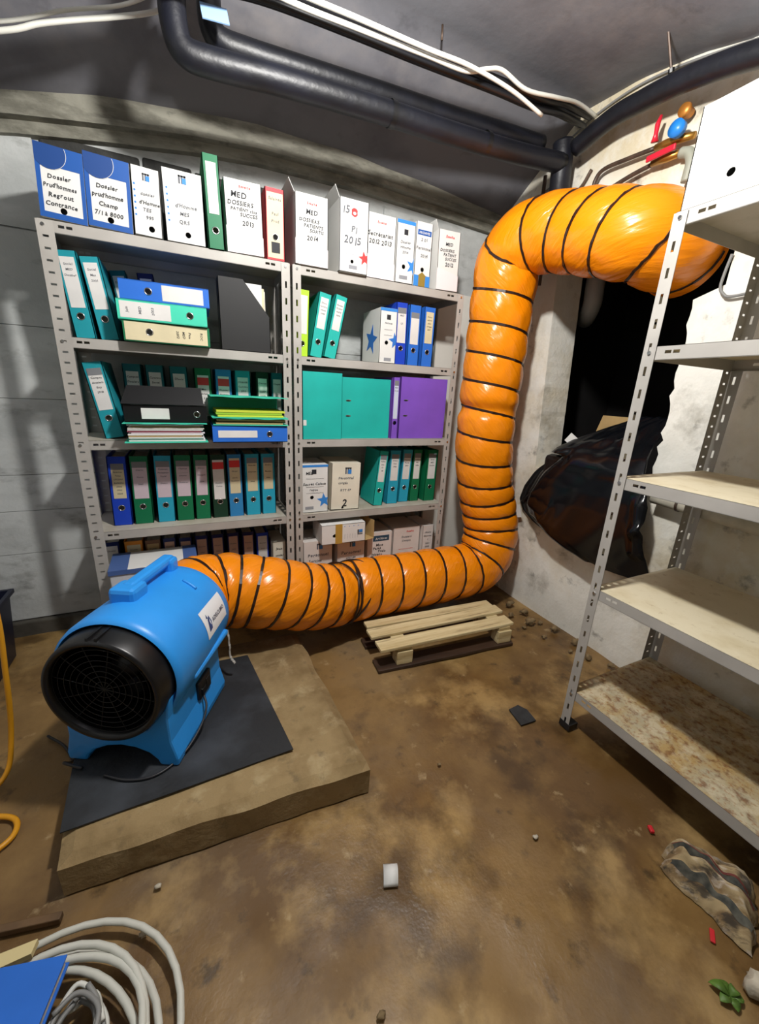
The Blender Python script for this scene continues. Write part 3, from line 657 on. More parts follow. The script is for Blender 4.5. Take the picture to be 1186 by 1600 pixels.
t = boxfile('small white box file beside the middle post on the bottom shelf', .408, .488, 2.30, Z5, .272, .22, 0, m=MATS['aged_white_card'], group=G5, texts=(('Jeux', .5, .82, .02, 'ink'), ('social', .5, .66, .018, 'ink'), ('notes', .5, .5, .018, 'ink'), ('1999', .5, .36, .018, 'ink')))
# flat storage box lying at the front of the bottom shelf
t = thing('storage_box', 'flat white storage box with blue corners lying in front of the bottom shelf binders', 'storage box', (-.205, 2.09, Z5 + .0018), (0, 0, R(2)), G5)
b = MB(); b.holed(-.19, .19, 0, .30, 0, .268, .012, 0); b.box(-.19, -.187, 0, .22, 0, .30); b.box(.187, .19, 0, .22, 0, .30); b.box(-.19, .19, .217, .22, 0, .30); b.box(-.19, .19, 0, .22, 0, .003)
b.build('carton', mat('light_grey_card', (206, 208, 212), .6, var=.04), t)
MB().box(-.195, .195, -.004, .225, .30, .304).build('lid', white_m, t, bevel=.002)
for a, c in ((-.195, -.115), (.130, .195)): MB().box(a, c, -.0055, .225, .3045, .3055).build('blue_corner_print', mat('slate_blue_print', (70, 96, 150), .5), t)
MB().box(-.195, .195, -.006, -.004, .282, .304).build('lid_lip', MATS['slate_blue_print'], t)
# bottom level, right
for lab_, x0, x1, yy, hh, txt, lg in (
    ('white box file with Personnel handwritten, leftmost on the bottom shelf of the right rack', .585, .775, 2.25, .268, (('Personnel', .5, .62, .03, 'faint'), ('Sorties', .4, .48, .026, 'faint')), True),
    ('white box file with Personnel handwritten under the lying open box', .805, 1.000, 2.25, .258, (('Personnel', .5, .60, .03, 'faint'), ('entrée', .5, .47, .022, 'faint')), True),
    ('white box file with dark blue banner on the bottom shelf', 1.030, 1.218, 2.28, .268, (('Mme', .5, .63, .026, 'ink'), ('Paies', .4, .54, .026, 'ink'), ('Frais', .6, .46, .026, 'ink'), ('Divers', .4, .37, .026, 'ink')), False),
    ('white box file with red print on the bottom shelf', 1.237, 1.452, 2.30, .275, (('Esselte', .62, .87, .018, 'red'), ('Dossiers', .5, .72, .02, 'faint'), ('Compta', .5, .62, .02, 'faint'), ('________', .5, .42, .024, 'red')), False),
    ('narrow white box file with black notes at the right end of the bottom shelf', 1.465, 1.555, 2.28, .278, (('Divers', .5, .80, .016, 'ink'), ('Exercice', .5, .70, .016, 'ink'), ('1', .5, .60, .016, 'ink'), ('2001', .5, .49, .016, 'ink'), ('2002', .5, .40, .016, 'ink')), False)):
    t = boxfile(lab_, x0, x1, yy, Z5, hh, .24, 0, m=mat('pinkish_white_card', (226, 218, 212), .65, var=.04), hole=(.5, .2), group=G5, texts=txt)
    if lg: logo(t, .01, hh - .055, .038)
    if 'banner' in lab_:
        flat(t, 'dark_banner_print', rectp(-.05, .07, .205, .245), mat('petrol_print', (34, 70, 92), .6)); tm = MB(); write(tm, 'Archives', .01, .216, .022, maxw=.1); o = tm.build('lettering', white_m, t); o.location.y = -.0022
t = boxfile('white box file lying open across two boxes with brown tape', .0, .125, 0, 0, .285, .20, m=white_m, hole=(.42, .72), group=G5, loc=(.965, 2.17, Z5 + .3325), rot=(0, -math.pi / 2, 0),
            texts=())
MB().box(-.0635, .0635, -.0016, .0, .155, .20).build('brown_tape', tape_m, t); logo(t, .0, .02, .034)
tm = MB()
for i in range(6): write(tm, '~~~~', -.02 + .0 * i, .05 + .017 * i, .012)
o = tm.build('lettering', faint_m, t); o.location.y = -.0014
b = MB()
for i in range(4): b.prism([(.045 + .003 * math.cos(R(a)), .05 + .03 * i + .003 * math.sin(R(a))) for a in range(0, 360, 60)], .0008)
o = b.build('blue_bullet_print', blue_ink_m, t); o.location.y = -.001
f = MB().box(-.06, .06, 0, .17, -.075, -.072).build('open_flap', kraft_m, t); f.data.transform(Matrix.Rotation(R(18), 4, 'X'))
MB().prism([(-.062, -.095), (.055, -.10), (.065, -.002), (-.062, -.002)], .003).build('open_flap', kraft_m, t).location = (0, .175, 0)
f = MB().prism([(0, 0), (.19, 0), (.19, -.10), (.02, -.07)], .003).build('open_flap', kraft_m, t); f.rotation_euler = (0, 0, math.pi / 2); f.location = (-.060, .0, -.001)

# white box on the right rack
t = boxfile('bright white box file on top of the right hand rack', 0, .34, 0, 0, .285, .25, hole=(.36, .27), group=None, loc=(1.488, .790, LVR[4] + .0015), rot=(0, 0, -math.pi / 2))

t = thing('white_board', 'white panel standing against the back wall between the rack and the duct', 'panel', (1.84, 2.545, 0), (R(-.6), 0, 0))
MB().box(-.22, .22, 0, .016, .002, 2.09).build('panel', mat('white_laminate', (226, 224, 216), .5, var=.05, vscale=3), t, bevel=.002)
MB().box(-.221, -.216, -.001, .017, .002, 2.09).build('edge_strip', mat('grey_edge', (170, 170, 166), .5), t)

# ------------------------------------------------------------------ concrete slab, mat
def quad_slab(name, pts, z0, z1, m, sub=None, bevel=.0, rough=0.0):
    b = MB(); n = 28
    A, B_, C_, D_ = [Vector((p[0], p[1], 0)) for p in pts]
    for lvl in (z0, z1):
        for j in range(n + 1):
            for i in range(n + 1):
                u, v = i / n, j / n; p = A * (1 - u) * (1 - v) + B_ * u * (1 - v) + C_ * u * v + D_ * (1 - u) * v
                e = min(u, 1 - u, v, 1 - v)
                dz = rough * noise.noise(Vector((p.x * 5, p.y * 5, 2))) - (rough * 1.8 if e == 0 and lvl == z1 else 0)
                if e == 0 and rough:
                    q = rough * .9 * noise.noise(Vector((p.x * 9, p.y * 9, lvl * 30))); p = p + Vector((q, q * .8, 0))
                b.v.append((p.x, p.y, lvl + (dz if lvl == z1 else 0)))
    N = (n + 1) * (n + 1)
    for j in range(n):
        for i in range(n):
            a = j * (n + 1) + i; f = (a, a + 1, a + n + 2, a + n + 1); b.f += [tuple(reversed(f)), tuple(N + q for q in f)]
    edge = [i for i in range(n)] + [n + j * (n + 1) for j in range(n)] + [n * (n + 1) + n - i for i in range(n)] + [(n - j) * (n + 1) for j in range(n)]
    for a, c in zip(edge, edge[1:] + edge[:1]): b.f.append((a, c, c + N, a + N))
    b.mi = [0] * len(b.f)
    return b.build(name, m, bevel=bevel)
sl = quad_slab('concrete_slab', [(-.428, 1.046), (.497, .990), (.452, 1.925), (-.50, 1.935)], .0, .12, slab_m, rough=.009)
tag(sl, 'square worn concrete slab on the floor under the blue blower', 'concrete slab')
mt = quad_slab('rubber_mat', [(-.440, 1.139), (.257, 1.159), (.176, 1.782), (-.486, 1.80)], .1265, .1305, mat('black_rubber', (58, 62, 68), .65, col2=(28, 30, 33), vscale=5, bump=.2, bscale=60, lo=.45, hi=.72))
tag(mt, 'black rubber mat on the concrete slab under the blower', 'mat')

# ------------------------------------------------------------------ blower
ZM = .131
FX, FY, FA = -.284, 1.360, R(-27)
fan = thing('axial_blower', 'bright blue axial blower with black intake ring on the concrete slab', 'blower', (FX, FY, ZM), (0, 0, FA))
bluep = mat('blue_moulded_plastic', (44, 150, 236), .38, var=.05, vscale=5, spec=.5)
HC = .333
CF = Matrix.Translation((0, 0, HC))
b = MB(); b.lathe([(-.006, .205), (.0, .214), (.02, .218), (.10, .219), (.22, .216), (.34, .209), (.42, .204), (.445, .201), (.455, .192), (.445, .187), (.05, .189), (-.006, .205)], 72, CF)
b.build('housing', bluep, fan, smooth=True)
b = MB(); b.lathe([(.03, .196), (-.01, .196), (-.070, .190), (-.080, .186), (-.080, .176), (-.072, .168), (.03, .172)], 64, CF, close=True)
b.build('intake_ring', mat('glossy_black_plastic', (13, 13, 15), .34), fan, smooth=True, bevel=.0)
b = MB()
for y_ in (0,):
    for xo in (-.016, .012): b.box(xo - .004 + .0, xo + .004 + .0, -.074, .0, HC + .186, HC + .1985)
b.build('ring_clip', MATS['glossy_black_plastic'], fan)
grm = mat('black_wire', (10, 10, 11), .6)
b = MB()
for rr in [.03, .05, .07, .09, .11, .13, .15, .168]: b.torus((0, -.060, HC), rr, .0013, seg=40, ss=5)
b.build('guard_rings', grm, fan, smooth=True)
for i in range(6):
    a = math.pi * i / 6 + .3
    MB().tube([(-.172 * math.cos(a), -.058, HC - .172 * math.sin(a)), (.172 * math.cos(a), -.058, HC + .172 * math.sin(a))], .0016, 6).build('guard_spoke', grm, fan)
MB().lathe([(.04, .0), (.04, .045), (.09, .058), (.30, .058), (.31, .0)], 28, CF).build('motor', black_m, fan, smooth=True)
for i in range(7):
    b = MB(); n = 6; vs = []
    for j in range(n + 1):
        rr = .055 + (.180 - .055) * j / n; a = 2 * math.pi * i / 7 + .25 * j / n; wv = .045 + .03 * j / n
        for s_ in (-1, 1):
            aa = a + s_ * wv / rr * .55; vs.append((rr * math.cos(aa), .12 + s_ * .028, HC + rr * math.sin(aa)))
    b.add(vs, [(2 * j, 2 * j + 1, 2 * j + 3, 2 * j + 2) for j in range(n)])
    o = b.build('fan_blade', black_m, fan, smooth=True); sm = o.modifiers.new('t', 'SOLIDIFY'); sm.thickness = .004
MB().lathe([(-.03, .1725), (.05, .1845), (.41, .1845)], 48, CF).build('shade_liner', black_m, fan, smooth=True)  # black sleeve added so the inside of the housing reads as shade
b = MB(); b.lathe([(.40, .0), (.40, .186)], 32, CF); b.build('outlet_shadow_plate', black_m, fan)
# stand
sec = [(-.195, 0), (-.130, 0), (-.122, .022), (-.095, .050), (-.05, .070), (0, .077), (.05, .070), (.095, .050), (.122, .022), (.130, 0), (.195, 0), (.198, .03), (.180, .105), (.178, .20), (.19, .285)]
sec += [(.17, .25), (.10, .15), (0, .115), (-.10, .15), (-.17, .25)] + [(-.19, .285), (-.178, .20), (-.180, .105), (-.198, .03)]
b = MB(); b.prism(sec, .40, Matrix.Translation((0, -.034, 0)))
o = b.build('stand', bluep, fan, bevel=.012)
# handle
for (x0, x1, y0, y1, z0, z1) in ((-.075, .020, .110, .200, .195, .262), (-.062, .008, .375, .435, .185, .258)):
    MB().box(x0, x1, y0, y1, HC + z0, HC + z1).build('handle_mount', bluep, fan, bevel=.016)
MB().box(-.050, -.002, .15, .425, HC + .230, HC + .266).build('handle_bar', bluep, fan, bevel=.012)
MB().tube(cr([(.075, .33, HC + .198), (.10, .325, HC + .187), (.13, .32, HC + .169)], 5), .006, 8).build('moulded_rib', bluep, fan, smooth=True)
MB().box(.155, .214, .10, .40, HC - .085, HC - .06).build('side_rib', bluep, fan, bevel=.01)
# sticker wrapped on the housing
def wrap(rad, y0, a0):
    def fn(p): a = a0 + p[2] / rad; return (rad * math.cos(a), y0 + p[0], HC + rad * math.sin(a))
    return fn
b = MB(); n = 8; y0, y1, a0, a1 = .215, .405, R(2), R(33); vs = []
for i in range(n + 1):
    a = a0 + (a1 - a0) * i / n
    for yy in (y0, y1):
        rr = interp([(.22, .2165), (.34, .2095), (.42, .2045)], yy) + .0012; vs.append((rr * math.cos(a), yy, HC + rr * math.sin(a)))
b.add(vs, [(2 * i, 2 * i + 1, 2 * i + 3, 2 * i + 2) for i in range(n)])
stk = b.build('sticker', mat('sticker_white', (232, 236, 240), .4), fan, smooth=True)
stk['label'] = 'white rectangular sticker'
tm = MB(); write(tm, 'ADISCLIMO', .335, .05, .024, 0, 0, fn=lambda p: (lambda rr, a: (rr * math.cos(a), p[0], HC + rr * math.sin(a)))(interp([(.22, .2165), (.34, .2095), (.42, .2045)], p[0]) + .0022, p[2] / .21), maxw=.115)
tm.build('lettering', mat('slate_ink', (88, 92, 112), .5), stk)
b = MB()
for pts in ([(.236, .030), (.262, .034), (.268, .062), (.262, .088), (.246, .076), (.240, .056)], [(.240, .084), (.252, .080), (.249, .098)]):
    b.add([(lambda rr, a: (rr * math.cos(a), y_, HC + rr * math.sin(a)))(interp([(.22, .2165), (.34, .2095)], y_) + .0022, z_ / .21) for y_, z_ in pts], [tuple(range(len(pts)))])
b.build('bird_logo', mat('navy_ink', (44, 74, 128), .5), stk)
# control panel, cord, strap
MB().box(.168, .192, .155, .255, .105, .185).build('control_panel', black_m, fan, bevel=.006)
pan = [c for c in fan.children if c.name.startswith('control_panel')][0]
MB().box(.190, .198, .17, .20, .12, .15).build('rocker_switch', MATS['glossy_black_plastic'], pan, bevel=.002)
MB().box(.190, .195, .21, .24, .125, .165).build('socket', grm, pan, bevel=.002)
MB().tube(cr([(.19, .185, .118), (.215, .15, .085), (.215, .09, .045), (.19, .0, .012), (.14, -.075, .007), (.06, -.10, .007), (-.03, -.09, .008)], 8), .0042, 8).build('power_cord', mat('grey_black_cord', (40, 40, 44), .45), fan, smooth=True)
MB().tube(cr([(-.12, -.07, .008), (-.19, -.06, .012), (-.235, .0, -.06), (-.28, .06, -.118), (-.36, .12, -.122), (-.46, .16, -.122)], 8), .005, 8).build('power_cord', MATS['grey_black_cord'], fan, smooth=True)
st = MB(); p_ = cr([(.196, .43, .24), (.202, .425, .17), (.206, .42, .11), (.222, .425, .075)], 6)
for a_, c_ in zip(p_, p_[1:]): st.add([a_ + Vector((0, -.007, 0)), a_ + Vector((0, .007, 0)), c_ + Vector((0, .007, 0)), c_ + Vector((0, -.007, 0))], [(0, 1, 2, 3)])
o = st.build('strap_end', mat('grey_webbing', (176, 176, 172), .7), fan); q = o.modifiers.new('t', 'SOLIDIFY'); q.thickness = .002

# ------------------------------------------------------------------ orange flexible duct
duct = thing('flexible_duct', 'orange flexible ventilation duct with black spiral running from the blower up to the wall opening', 'duct')
CP = [(-.0745, 1.771, .464), (-.035, 1.84, .463), (.045, 1.888, .454), (.165, 1.90, .432), (.337, 1.89, .39), (.60, 1.94, .296), (.86, 1.99, .270), (1.2, 1.995, .267), (1.50, 1.995, .266), (1.68, 1.995, .274),
      (1.79, 1.99, .345), (1.842, 2.005, .50), (1.826, 2.03, .66), (1.776, 2.05, .86), (1.735, 2.06, 1.12), (1.735, 2.065, 1.30), (1.74, 2.07, 1.50), (1.745, 2.07, 1.78), (1.745, 2.065, 2.04),
      (1.744, 2.035, 2.185), (1.787, 1.91, 2.255), (1.84, 1.74, 2.24), (1.862, 1.54, 2.185), (1.885, 1.41, 2.145), (1.935, 1.335, 2.12), (2.02, 1.31, 2.10), (2.14, 1.31, 2.09)]
raw = cr(CP, 24)
L = [0.0]
for a, c in zip(raw, raw[1:]): L.append(L[-1] + (c - a).length)
def at_len(s):
    lo_, hi_ = 0, len(L) - 1
    while hi_ - lo_ > 1:
        m_ = (lo_ + hi_) // 2
        if L[m_] <= s: lo_ = m_
        else: hi_ = m_
    t_ = (s - L[lo_]) / max(1e-9, L[hi_] - L[lo_]); return raw[lo_].lerp(raw[hi_], t_)
TOT = L[-1]; NS = 520; SEG = 72
cen = [at_len(TOT * i / NS) for i in range(NS + 1)]
# local winding pitch along the run
pitch_t = [(0, .09), (.4, .105), (.78, .115), (.9, .15), (1.9, .15), (2.14, .10), (2.4, .10), (2.64, .155), (3.2, .16), (3.7, .175), (4.1, .17), (4.35, .14), (4.5, .15), (4.8, .19), (6, .19)]
ph = [0.0]
for i in range(NS): ph.append(ph[-1] + TOT / NS / interp(pitch_t, TOT * i / NS))
T = [(cen[min(i + 1, NS)] - cen[max(i - 1, 0)]).normalized() for i in range(NS + 1)]
NB = []; N_ = (Vector((0, 0, 1)) - T[0] * T[0].z).normalized()
for i in range(NS + 1):
    N_ = (N_ - T[i] * N_.dot(T[i])).normalized(); NB.append((N_.copy(), T[i].cross(N_)))
R0 = .177
kink = [(.90, .05, .10), (3.0, .035, .14)]     # seams where two lengths are joined / the sag fold
def duct_r(i, th):
    s = TOT * i / NS; f = (ph[i] + th / (2 * math.pi)) % 1.0
    r = R0 - .006 + .013 * (math.sin(math.pi * f) ** .6)
    p = cen[i]
    amp = .0045 * math.sin(math.pi * f) ** .5
    r += amp * noise.noise(Vector((s * 9 + th * 1.2, th * 3.0 - s * 5, 4.0))) + .4 * amp * noise.noise(Vector((s * 26 + th * 3, th * 7 - s * 9, 9.0)))
    for ks, kw, kd in kink: r -= R0 * kd * math.exp(-((s - ks) / kw) ** 2) * (.5 + .5 * math.sin(th + 1.0))
    if s < .12: r = R0 * (1.0 + .05 * s / .12) + (r - R0) * s / .12
    return r
b = MB()
for i in range(NS + 1):
    N_, B_ = NB[i]
    for j in range(SEG):
        th = 2 * math.pi * j / SEG; b.v.append(tuple(cen[i] + (N_ * math.cos(th) + B_ * math.sin(th)) * duct_r(i, th)))
b.f = [(i * SEG + j, i * SEG + (j + 1) % SEG, (i + 1) * SEG + (j + 1) % SEG, (i + 1) * SEG + j) for i in range(NS) for j in range(SEG)]; b.mi = [0] * len(b.f)
# orange pvc with diagonal creases
om = bpy.data.materials.new('orange_pvc_sheet'); om.use_nodes = True; nt = om.node_tree; pb = nt.nodes['Principled BSDF']
pb.inputs['Base Color'].default_value = lin((240, 138, 8)); pb.inputs['Roughness'].default_value = .27; pb.inputs['Specular IOR Level'].default_value = .55
tc = nt.nodes.new('ShaderNodeUVMap'); tc.uv_map = 'run'
prev = None
for rot_, sc_, dist_, st_ in ((42, (4.0, 26, 1), .010, .6), (20, (5, 18, 1), .008, .35), (52, (12, 70, 1), .003, .55)):
    m0 = nt.nodes.new('ShaderNodeMapping'); m0.inputs['Rotation'].default_value = (0, 0, R(rot_)); nt.links.new(tc.outputs['UV'], m0.inputs['Vector'])
    mp = nt.nodes.new('ShaderNodeMapping'); mp.inputs['Scale'].default_value = sc_
    n1 = nt.nodes.new('ShaderNodeTexNoise'); n1.inputs['Scale'].default_value = 1.0; n1.inputs['Detail'].default_value = 3; n1.inputs['Distortion'].default_value = .4
    bp = nt.nodes.new('ShaderNodeBump'); bp.inputs['Strength'].default_value = st_; bp.inputs['Distance'].default_value = dist_
    nt.links.new(m0.outputs['Vector'], mp.inputs['Vector']); nt.links.new(mp.outputs['Vector'], n1.inputs['Vector']); nt.links.new(n1.outputs['Fac'], bp.inputs['Height'])
    if prev: nt.links.new(prev, bp.inputs['Normal'])
    prev = bp.outputs['Normal']
nt.links.new(prev, pb.inputs['Normal'])
hose = b.build('duct_hose', om, duct, smooth=True)
uvl = hose.data.uv_layers.new(name='run')
for poly in hose.data.polygons:
    js = [hose.data.loops[li].vertex_index % SEG for li in poly.loop_indices]; wrapq = max(js) - min(js) > SEG // 2
    for li, j_ in zip(poly.loop_indices, js):
        vi = hose.data.loops[li].vertex_index
        uvl.data[li].uv = (TOT * (vi // SEG) / NS, (j_ + (SEG if wrapq and j_ < SEG // 2 else 0)) / SEG * 2 * math.pi * R0)
hose['label'] = 'orange crinkled plastic hose wall'
# black wear strip wound round it
pts = []; turns = int(ph[-1])
for k_ in range(turns * 48):
    q = k_ / 48; th = -2 * math.pi * (q % 1.0)
    # i where ph[i] - th/2pi == integer part
    tgt = q
    lo_, hi_ = 0, NS
    while hi_ - lo_ > 1:
        m_ = (lo_ + hi_) // 2
        if ph[m_] <= tgt: lo_ = m_
        else: hi_ = m_
    t_ = (tgt - ph[lo_]) / max(1e-9, ph[hi_] - ph[lo_]); c_ = cen[lo_].lerp(cen[hi_], t_); N_, B_ = NB[lo_]
    pts.append((c_ + (N_ * math.cos(th) + B_ * math.sin(th)) * (duct_r(lo_, th) + .0015), N_ * math.cos(th) + B_ * math.sin(th), T[lo_]))
b = MB()
for p, n_, t_ in pts:
    for du, dn in ((-.0075, -.003), (-.0060, .0030), (.0060, .0030), (.0075, -.003)): b.v.append(tuple(p + t_ * du + n_ * dn))
b.f = [(4 * i + j, 4 * i + (j + 1) % 4, 4 * i + 4 + (j + 1) % 4, 4 * i + 4 + j) for i in range(len(pts) - 1) for j in range(4)]; b.mi = [0] * len(b.f)
spi = b.build('wear_strip_spiral', mat('black_wear_strip', (38, 22, 16), .3), duct, smooth=False); spi['label'] = 'black wear strip winding round the hose'
# bunched strips at the joint
b = MB(); i0 = int(.88 / TOT * NS)
for d_, tilt in ((0, .05), (4, .12), (8, -.05)):
    i = i0 + d_; N_, B_ = NB[i]; ring = []
    for j in range(49):
        th = 2 * math.pi * j / 48; ring.append(cen[i] + (N_ * math.cos(th) + B_ * math.sin(th)) * (R0 + .004) + T[i] * math.sin(th + tilt * 9) * tilt)
    b.tube(ring, .006, 6, cap=False)
b.build('joint_strap', MATS['black_wear_strip'], duct, smooth=True)

# ------------------------------------------------------------------ pallet
wood = layered('worn_pallet_wood', (218, 202, 158), [((178, 154, 106), 5, .45, .62, 2, .8), ((112, 88, 54), 12, .58, .72, 6, .7), ((214, 198, 156), 9, .55, .7, 9, .5)], rough=.8, bumps=((40, .3, .004),), stretch=(.25, 3, 3))
dark_wood = layered('dark_runner_wood', (62, 44, 32), [((38, 26, 20), 8, .45, .62, 2, .8)], rough=.5, stretch=(.3, 3, 3))  # much darker wood for the runner boards below the deck
pal = thing('pallet', 'broken half of a wooden pallet lying on the floor by the orange duct', 'pallet', (1.235, 1.622, 0), (0, 0, R(-4.5)))
def board(nm, x0, x1, y0, y1, z0, z1, m, rz=0, parent=pal):
    b = MB(); n = 10; vs = []
    for i in range(n + 1):
        x = -.5 * (x1 - x0) + (x1 - x0) * i / n; wv = .004 * noise.noise(Vector((x * 6 + y0 * 9, y1, z0 * 5)))
        yy0, yy1 = -.5 * (y1 - y0) + wv, .5 * (y1 - y0) + wv * .6
        vs += [(x, yy0, 0), (x, yy1, 0), (x, yy1, z1 - z0), (x, yy0, z1 - z0)]
    b.add(vs, [(4 * i + j, 4 * i + (j + 1) % 4, 4 * i + 4 + (j + 1) % 4, 4 * i + 4 + j) for i in range(n) for j in range(4)] + [(0, 1, 2, 3), (4 * n + 3, 4 * n + 2, 4 * n + 1, 4 * n)])
    o = b.build(nm, m, parent, bevel=.003); o.location = ((x0 + x1) / 2, (y0 + y1) / 2, z0); o.rotation_euler = (0, 0, rz); return o
board('deck_board', -.42, .44, .132, .198, .118, .136, wood, R(1))
board('deck_board', -.43, .46, .042, .124, .118, .136, wood, R(2))
board('deck_board', -.42, .44, -.085, .005, .118, .136, wood, R(1.5))
board('cross_board', -.315, -.235, -.08, .198, .098, .117, wood); board('cross_board', .335, .415, -.08, .198, .098, .117, wood)
for x_ in (-.275, .375):
    for y_ in (-.055, .160): board('block', x_ - .045, x_ + .045, y_ - .035, y_ + .035, .020, .0975, wood)
board('bottom_runner', -.43, .43, -.105, -.005, .0, .019, dark_wood); board('bottom_runner', -.43, .43, .110, .198, .0, .019, dark_wood)

# ------------------------------------------------------------------ black plastic sheet in the opening
rows = [(1.36, 1.40, 1.225, 2.24), (1.30, 1.52, 1.222, 2.18), (1.225, 1.62, 1.215, 2.10), (1.15, 1.70, 1.17, 2.0), (1.05, 1.79, 1.125, 1.96), (.94, 1.87, 1.08, 1.945), (.84, 1.93, 1.075, 1.945), (.75, 1.955, 1.065, 1.955), (.68, 1.91, 1.05, 1.965), (.62, 1.80, 1.03, 1.975), (.57, 1.62, 1.02, 1.985), (.545, 1.45, 1.01, 1.99)]
b = MB(); NU, NV = 56, 70
CRS = [(1.62, 1.19, 1.36, 1.245, .030, .05), (1.66, 1.12, 1.84, .70, .045, .07), (1.55, 1.10, 1.15, 1.08, .02, .06), (1.12, .95, 1.09, .70, .03, .05), (1.06, .84, 1.12, .80, .035, .03), (1.70, .62, 1.60, .80, .012, .04)]
def rowat(t_):
    k_ = t_ * (len(rows) - 1); i = min(int(k_), len(rows) - 2); u = k_ - i; return [a * (1 - u) + c * u for a, c in zip(rows[i], rows[i + 1])]
for j in range(NV + 1):
    z_, yl, yr, xx = rowat(j / NV)
    for i in range(NU + 1):
        u = i / NU; y_ = yl + (yr - yl) * u
        bulge = -.025 * math.sin(math.pi * u) * sstep(0, .35, j / NV)
        fold = .012 * noise.noise(Vector((y_ * 3.0 + z_ * 1.2, z_ * 2.2, 1))) + .004 * noise.noise(Vector((y_ * 11 + z_ * 5, z_ * 6, 5)))
        crease = 0.0
        for (ya, za, yb, zb, dp, wd_) in CRS:
            dy_, dz_ = yb - ya, zb - za; tt = min(1, max(0, ((y_ - ya) * dy_ + (z_ - za) * dz_) / (dy_ * dy_ + dz_ * dz_)))
            ds = math.hypot(y_ - ya - tt * dy_, z_ - za - tt * dz_); crease -= dp * max(0, 1 - ds / wd_)
        zz = z_ + .03 * u * (j / NV) + .012 * noise.noise(Vector((u * 7, j * .1, 2)))
        xx_ = xx + bulge + fold + crease
        if z_ < 1.12: xx_ += (2.074 - xx_) * (1 - sstep(.0, .30, u)); y_ += .06 * (1 - u) ** 2 * sstep(1.12, .95, z_)
        b.v.append((min(xx_, 2.088 if y_ < 1.2 or y_ > 1.9 or z_ < 1.0 else 3), y_, zz))
b.f = [(j * (NU + 1) + i, j * (NU + 1) + i + 1, (j + 1) * (NU + 1) + i + 1, (j + 1) * (NU + 1) + i) for j in range(NV) for i in range(NU)]; b.mi = [0] * len(b.f)
bag = thing('plastic_sheet', 'shiny black plastic sheet draped out of the broken wall opening', 'plastic sheet')
o = b.build('sheet', mat('glossy_black_film', (11, 13, 17), .19, spec=.34), bag, smooth=True); q = o.modifiers.new('t', 'SOLIDIFY'); q.thickness = .004; q.offset = 1
o = MB().box(-.002, .002, -.03, .03, -.028, .028).build('white_tape', white_m, bag); o.location = (2.045, 1.655, 1.20); o.rotation_euler = (R(35), 0, R(18))
o = MB().box(-.002, .002, -.02, .02, -.045, .045).build('white_tape', white_m, bag); o.location = (2.06, 1.995, .66); o.rotation_euler = (R(-20), 0, R(10))
b = MB(); vs = []; n = 14
for i in range(n + 1):
    t_ = i / n; P_ = Vector((2.06 + .012 * t_, 1.668 + .31 * t_, 1.195 - .45 * t_)); w_ = .035 + .045 * math.sin(math.pi * t_ ** .8)
    for q_, lift in ((0, 0), (.35, .018), (.7, .026), (1.0, .02)): vs.append(P_ + Vector((-lift - .012, -w_ * q_ * 1.1, -w_ * q_ * .5)))
b.add(vs, [(4 * i + j, 4 * i + j + 1, 4 * i + 5 + j, 4 * i + 4 + j) for i in range(n) for j in range(3)])
o = b.build('folded_edge', MATS['glossy_black_film'], bag, smooth=True); q = o.modifiers.new('t', 'SOLIDIFY'); q.thickness = .003
# core filling that props the sheet up behind it
o = MB().box(2.0, 2.085, 1.20, 1.80, .70, 1.10).build('bulky_filling', black_m, bag, bevel=.03)
t = MB().prism([(1.30, 1.345), (1.66, 1.345), (1.70, 1.20), (1.60, 1.205)], .006, Matrix(((0, 1, 0, 2.285), (1, 0, 0, 0), (0, 0, 1, 0), (0, 0, 0, 1)))).build('cardboard_sheet', kraft_m)
tag(t, 'torn brown cardboard sheet showing above the black plastic in the opening', 'cardboard')

# ------------------------------------------------------------------ pipes and cables
pipe_m = mat('dark_lagged_pipe', (20, 22, 32), .46, var=.35, vscale=7, bump=.2, bscale=30)
copper_m = mat('tarnished_copper', (92, 74, 62), .45, .3, var=.3, vscale=20)
wcab = mat('white_cable', (214, 214, 206), .5); bcab = mat('black_cable', (20, 21, 26), .45); gcab = mat('grey_cable', (130, 130, 128), .5)
def pipe(name, label, cat, pts, r, m, n=8, seg=14, group=None):
    return tag(MB().tube(cr(pts, n) if n else pts, r, seg).build(name, m, smooth=True), label, cat, group)
GP = 'lagged pipes under the ceiling'
t = thing('lagged_pipe', 'lower black lagged pipe with an elbow under the ceiling', 'pipe', (0, 0, 0), group=GP)
MB().tube(cr([(.075, 1.985, 2.90), (.070, 1.985, 2.72), (.075, 1.985, 2.60), (.105, 1.985, 2.548), (.20, 1.985, 2.545), (.474, 1.985, 2.568), (.9, 1.985, 2.592), (1.24, 1.985, 2.605), (1.634, 1.985, 2.628), (1.97, 1.985, 2.66)], 8), .046, 18).build('pipe_run', pipe_m, t, smooth=True)
MB().tube(cr([(2.02, 2.02, 2.52), (1.99, 2.0, 2.62), (1.98, 1.995, 2.70), (1.975, 2.0, 2.76)], 6), .055, 12).build('junction', pipe_m, t, smooth=True)
for x_ in (.93, 1.45): MB().lathe([(-.012, .049), (.012, .049)], 18, Matrix.Translation((x_, 1.985, interp([(.9, 2.592), (1.634, 2.628)], x_))) @ Matrix.Rotation(R(90), 4, 'Z')).build('pipe_clamp', black_m, t, smooth=True)
t = thing('lagged_pipe', 'upper black lagged pipe behind the lower one, with its own elbow', 'pipe', (0, 0, 0), group=GP)
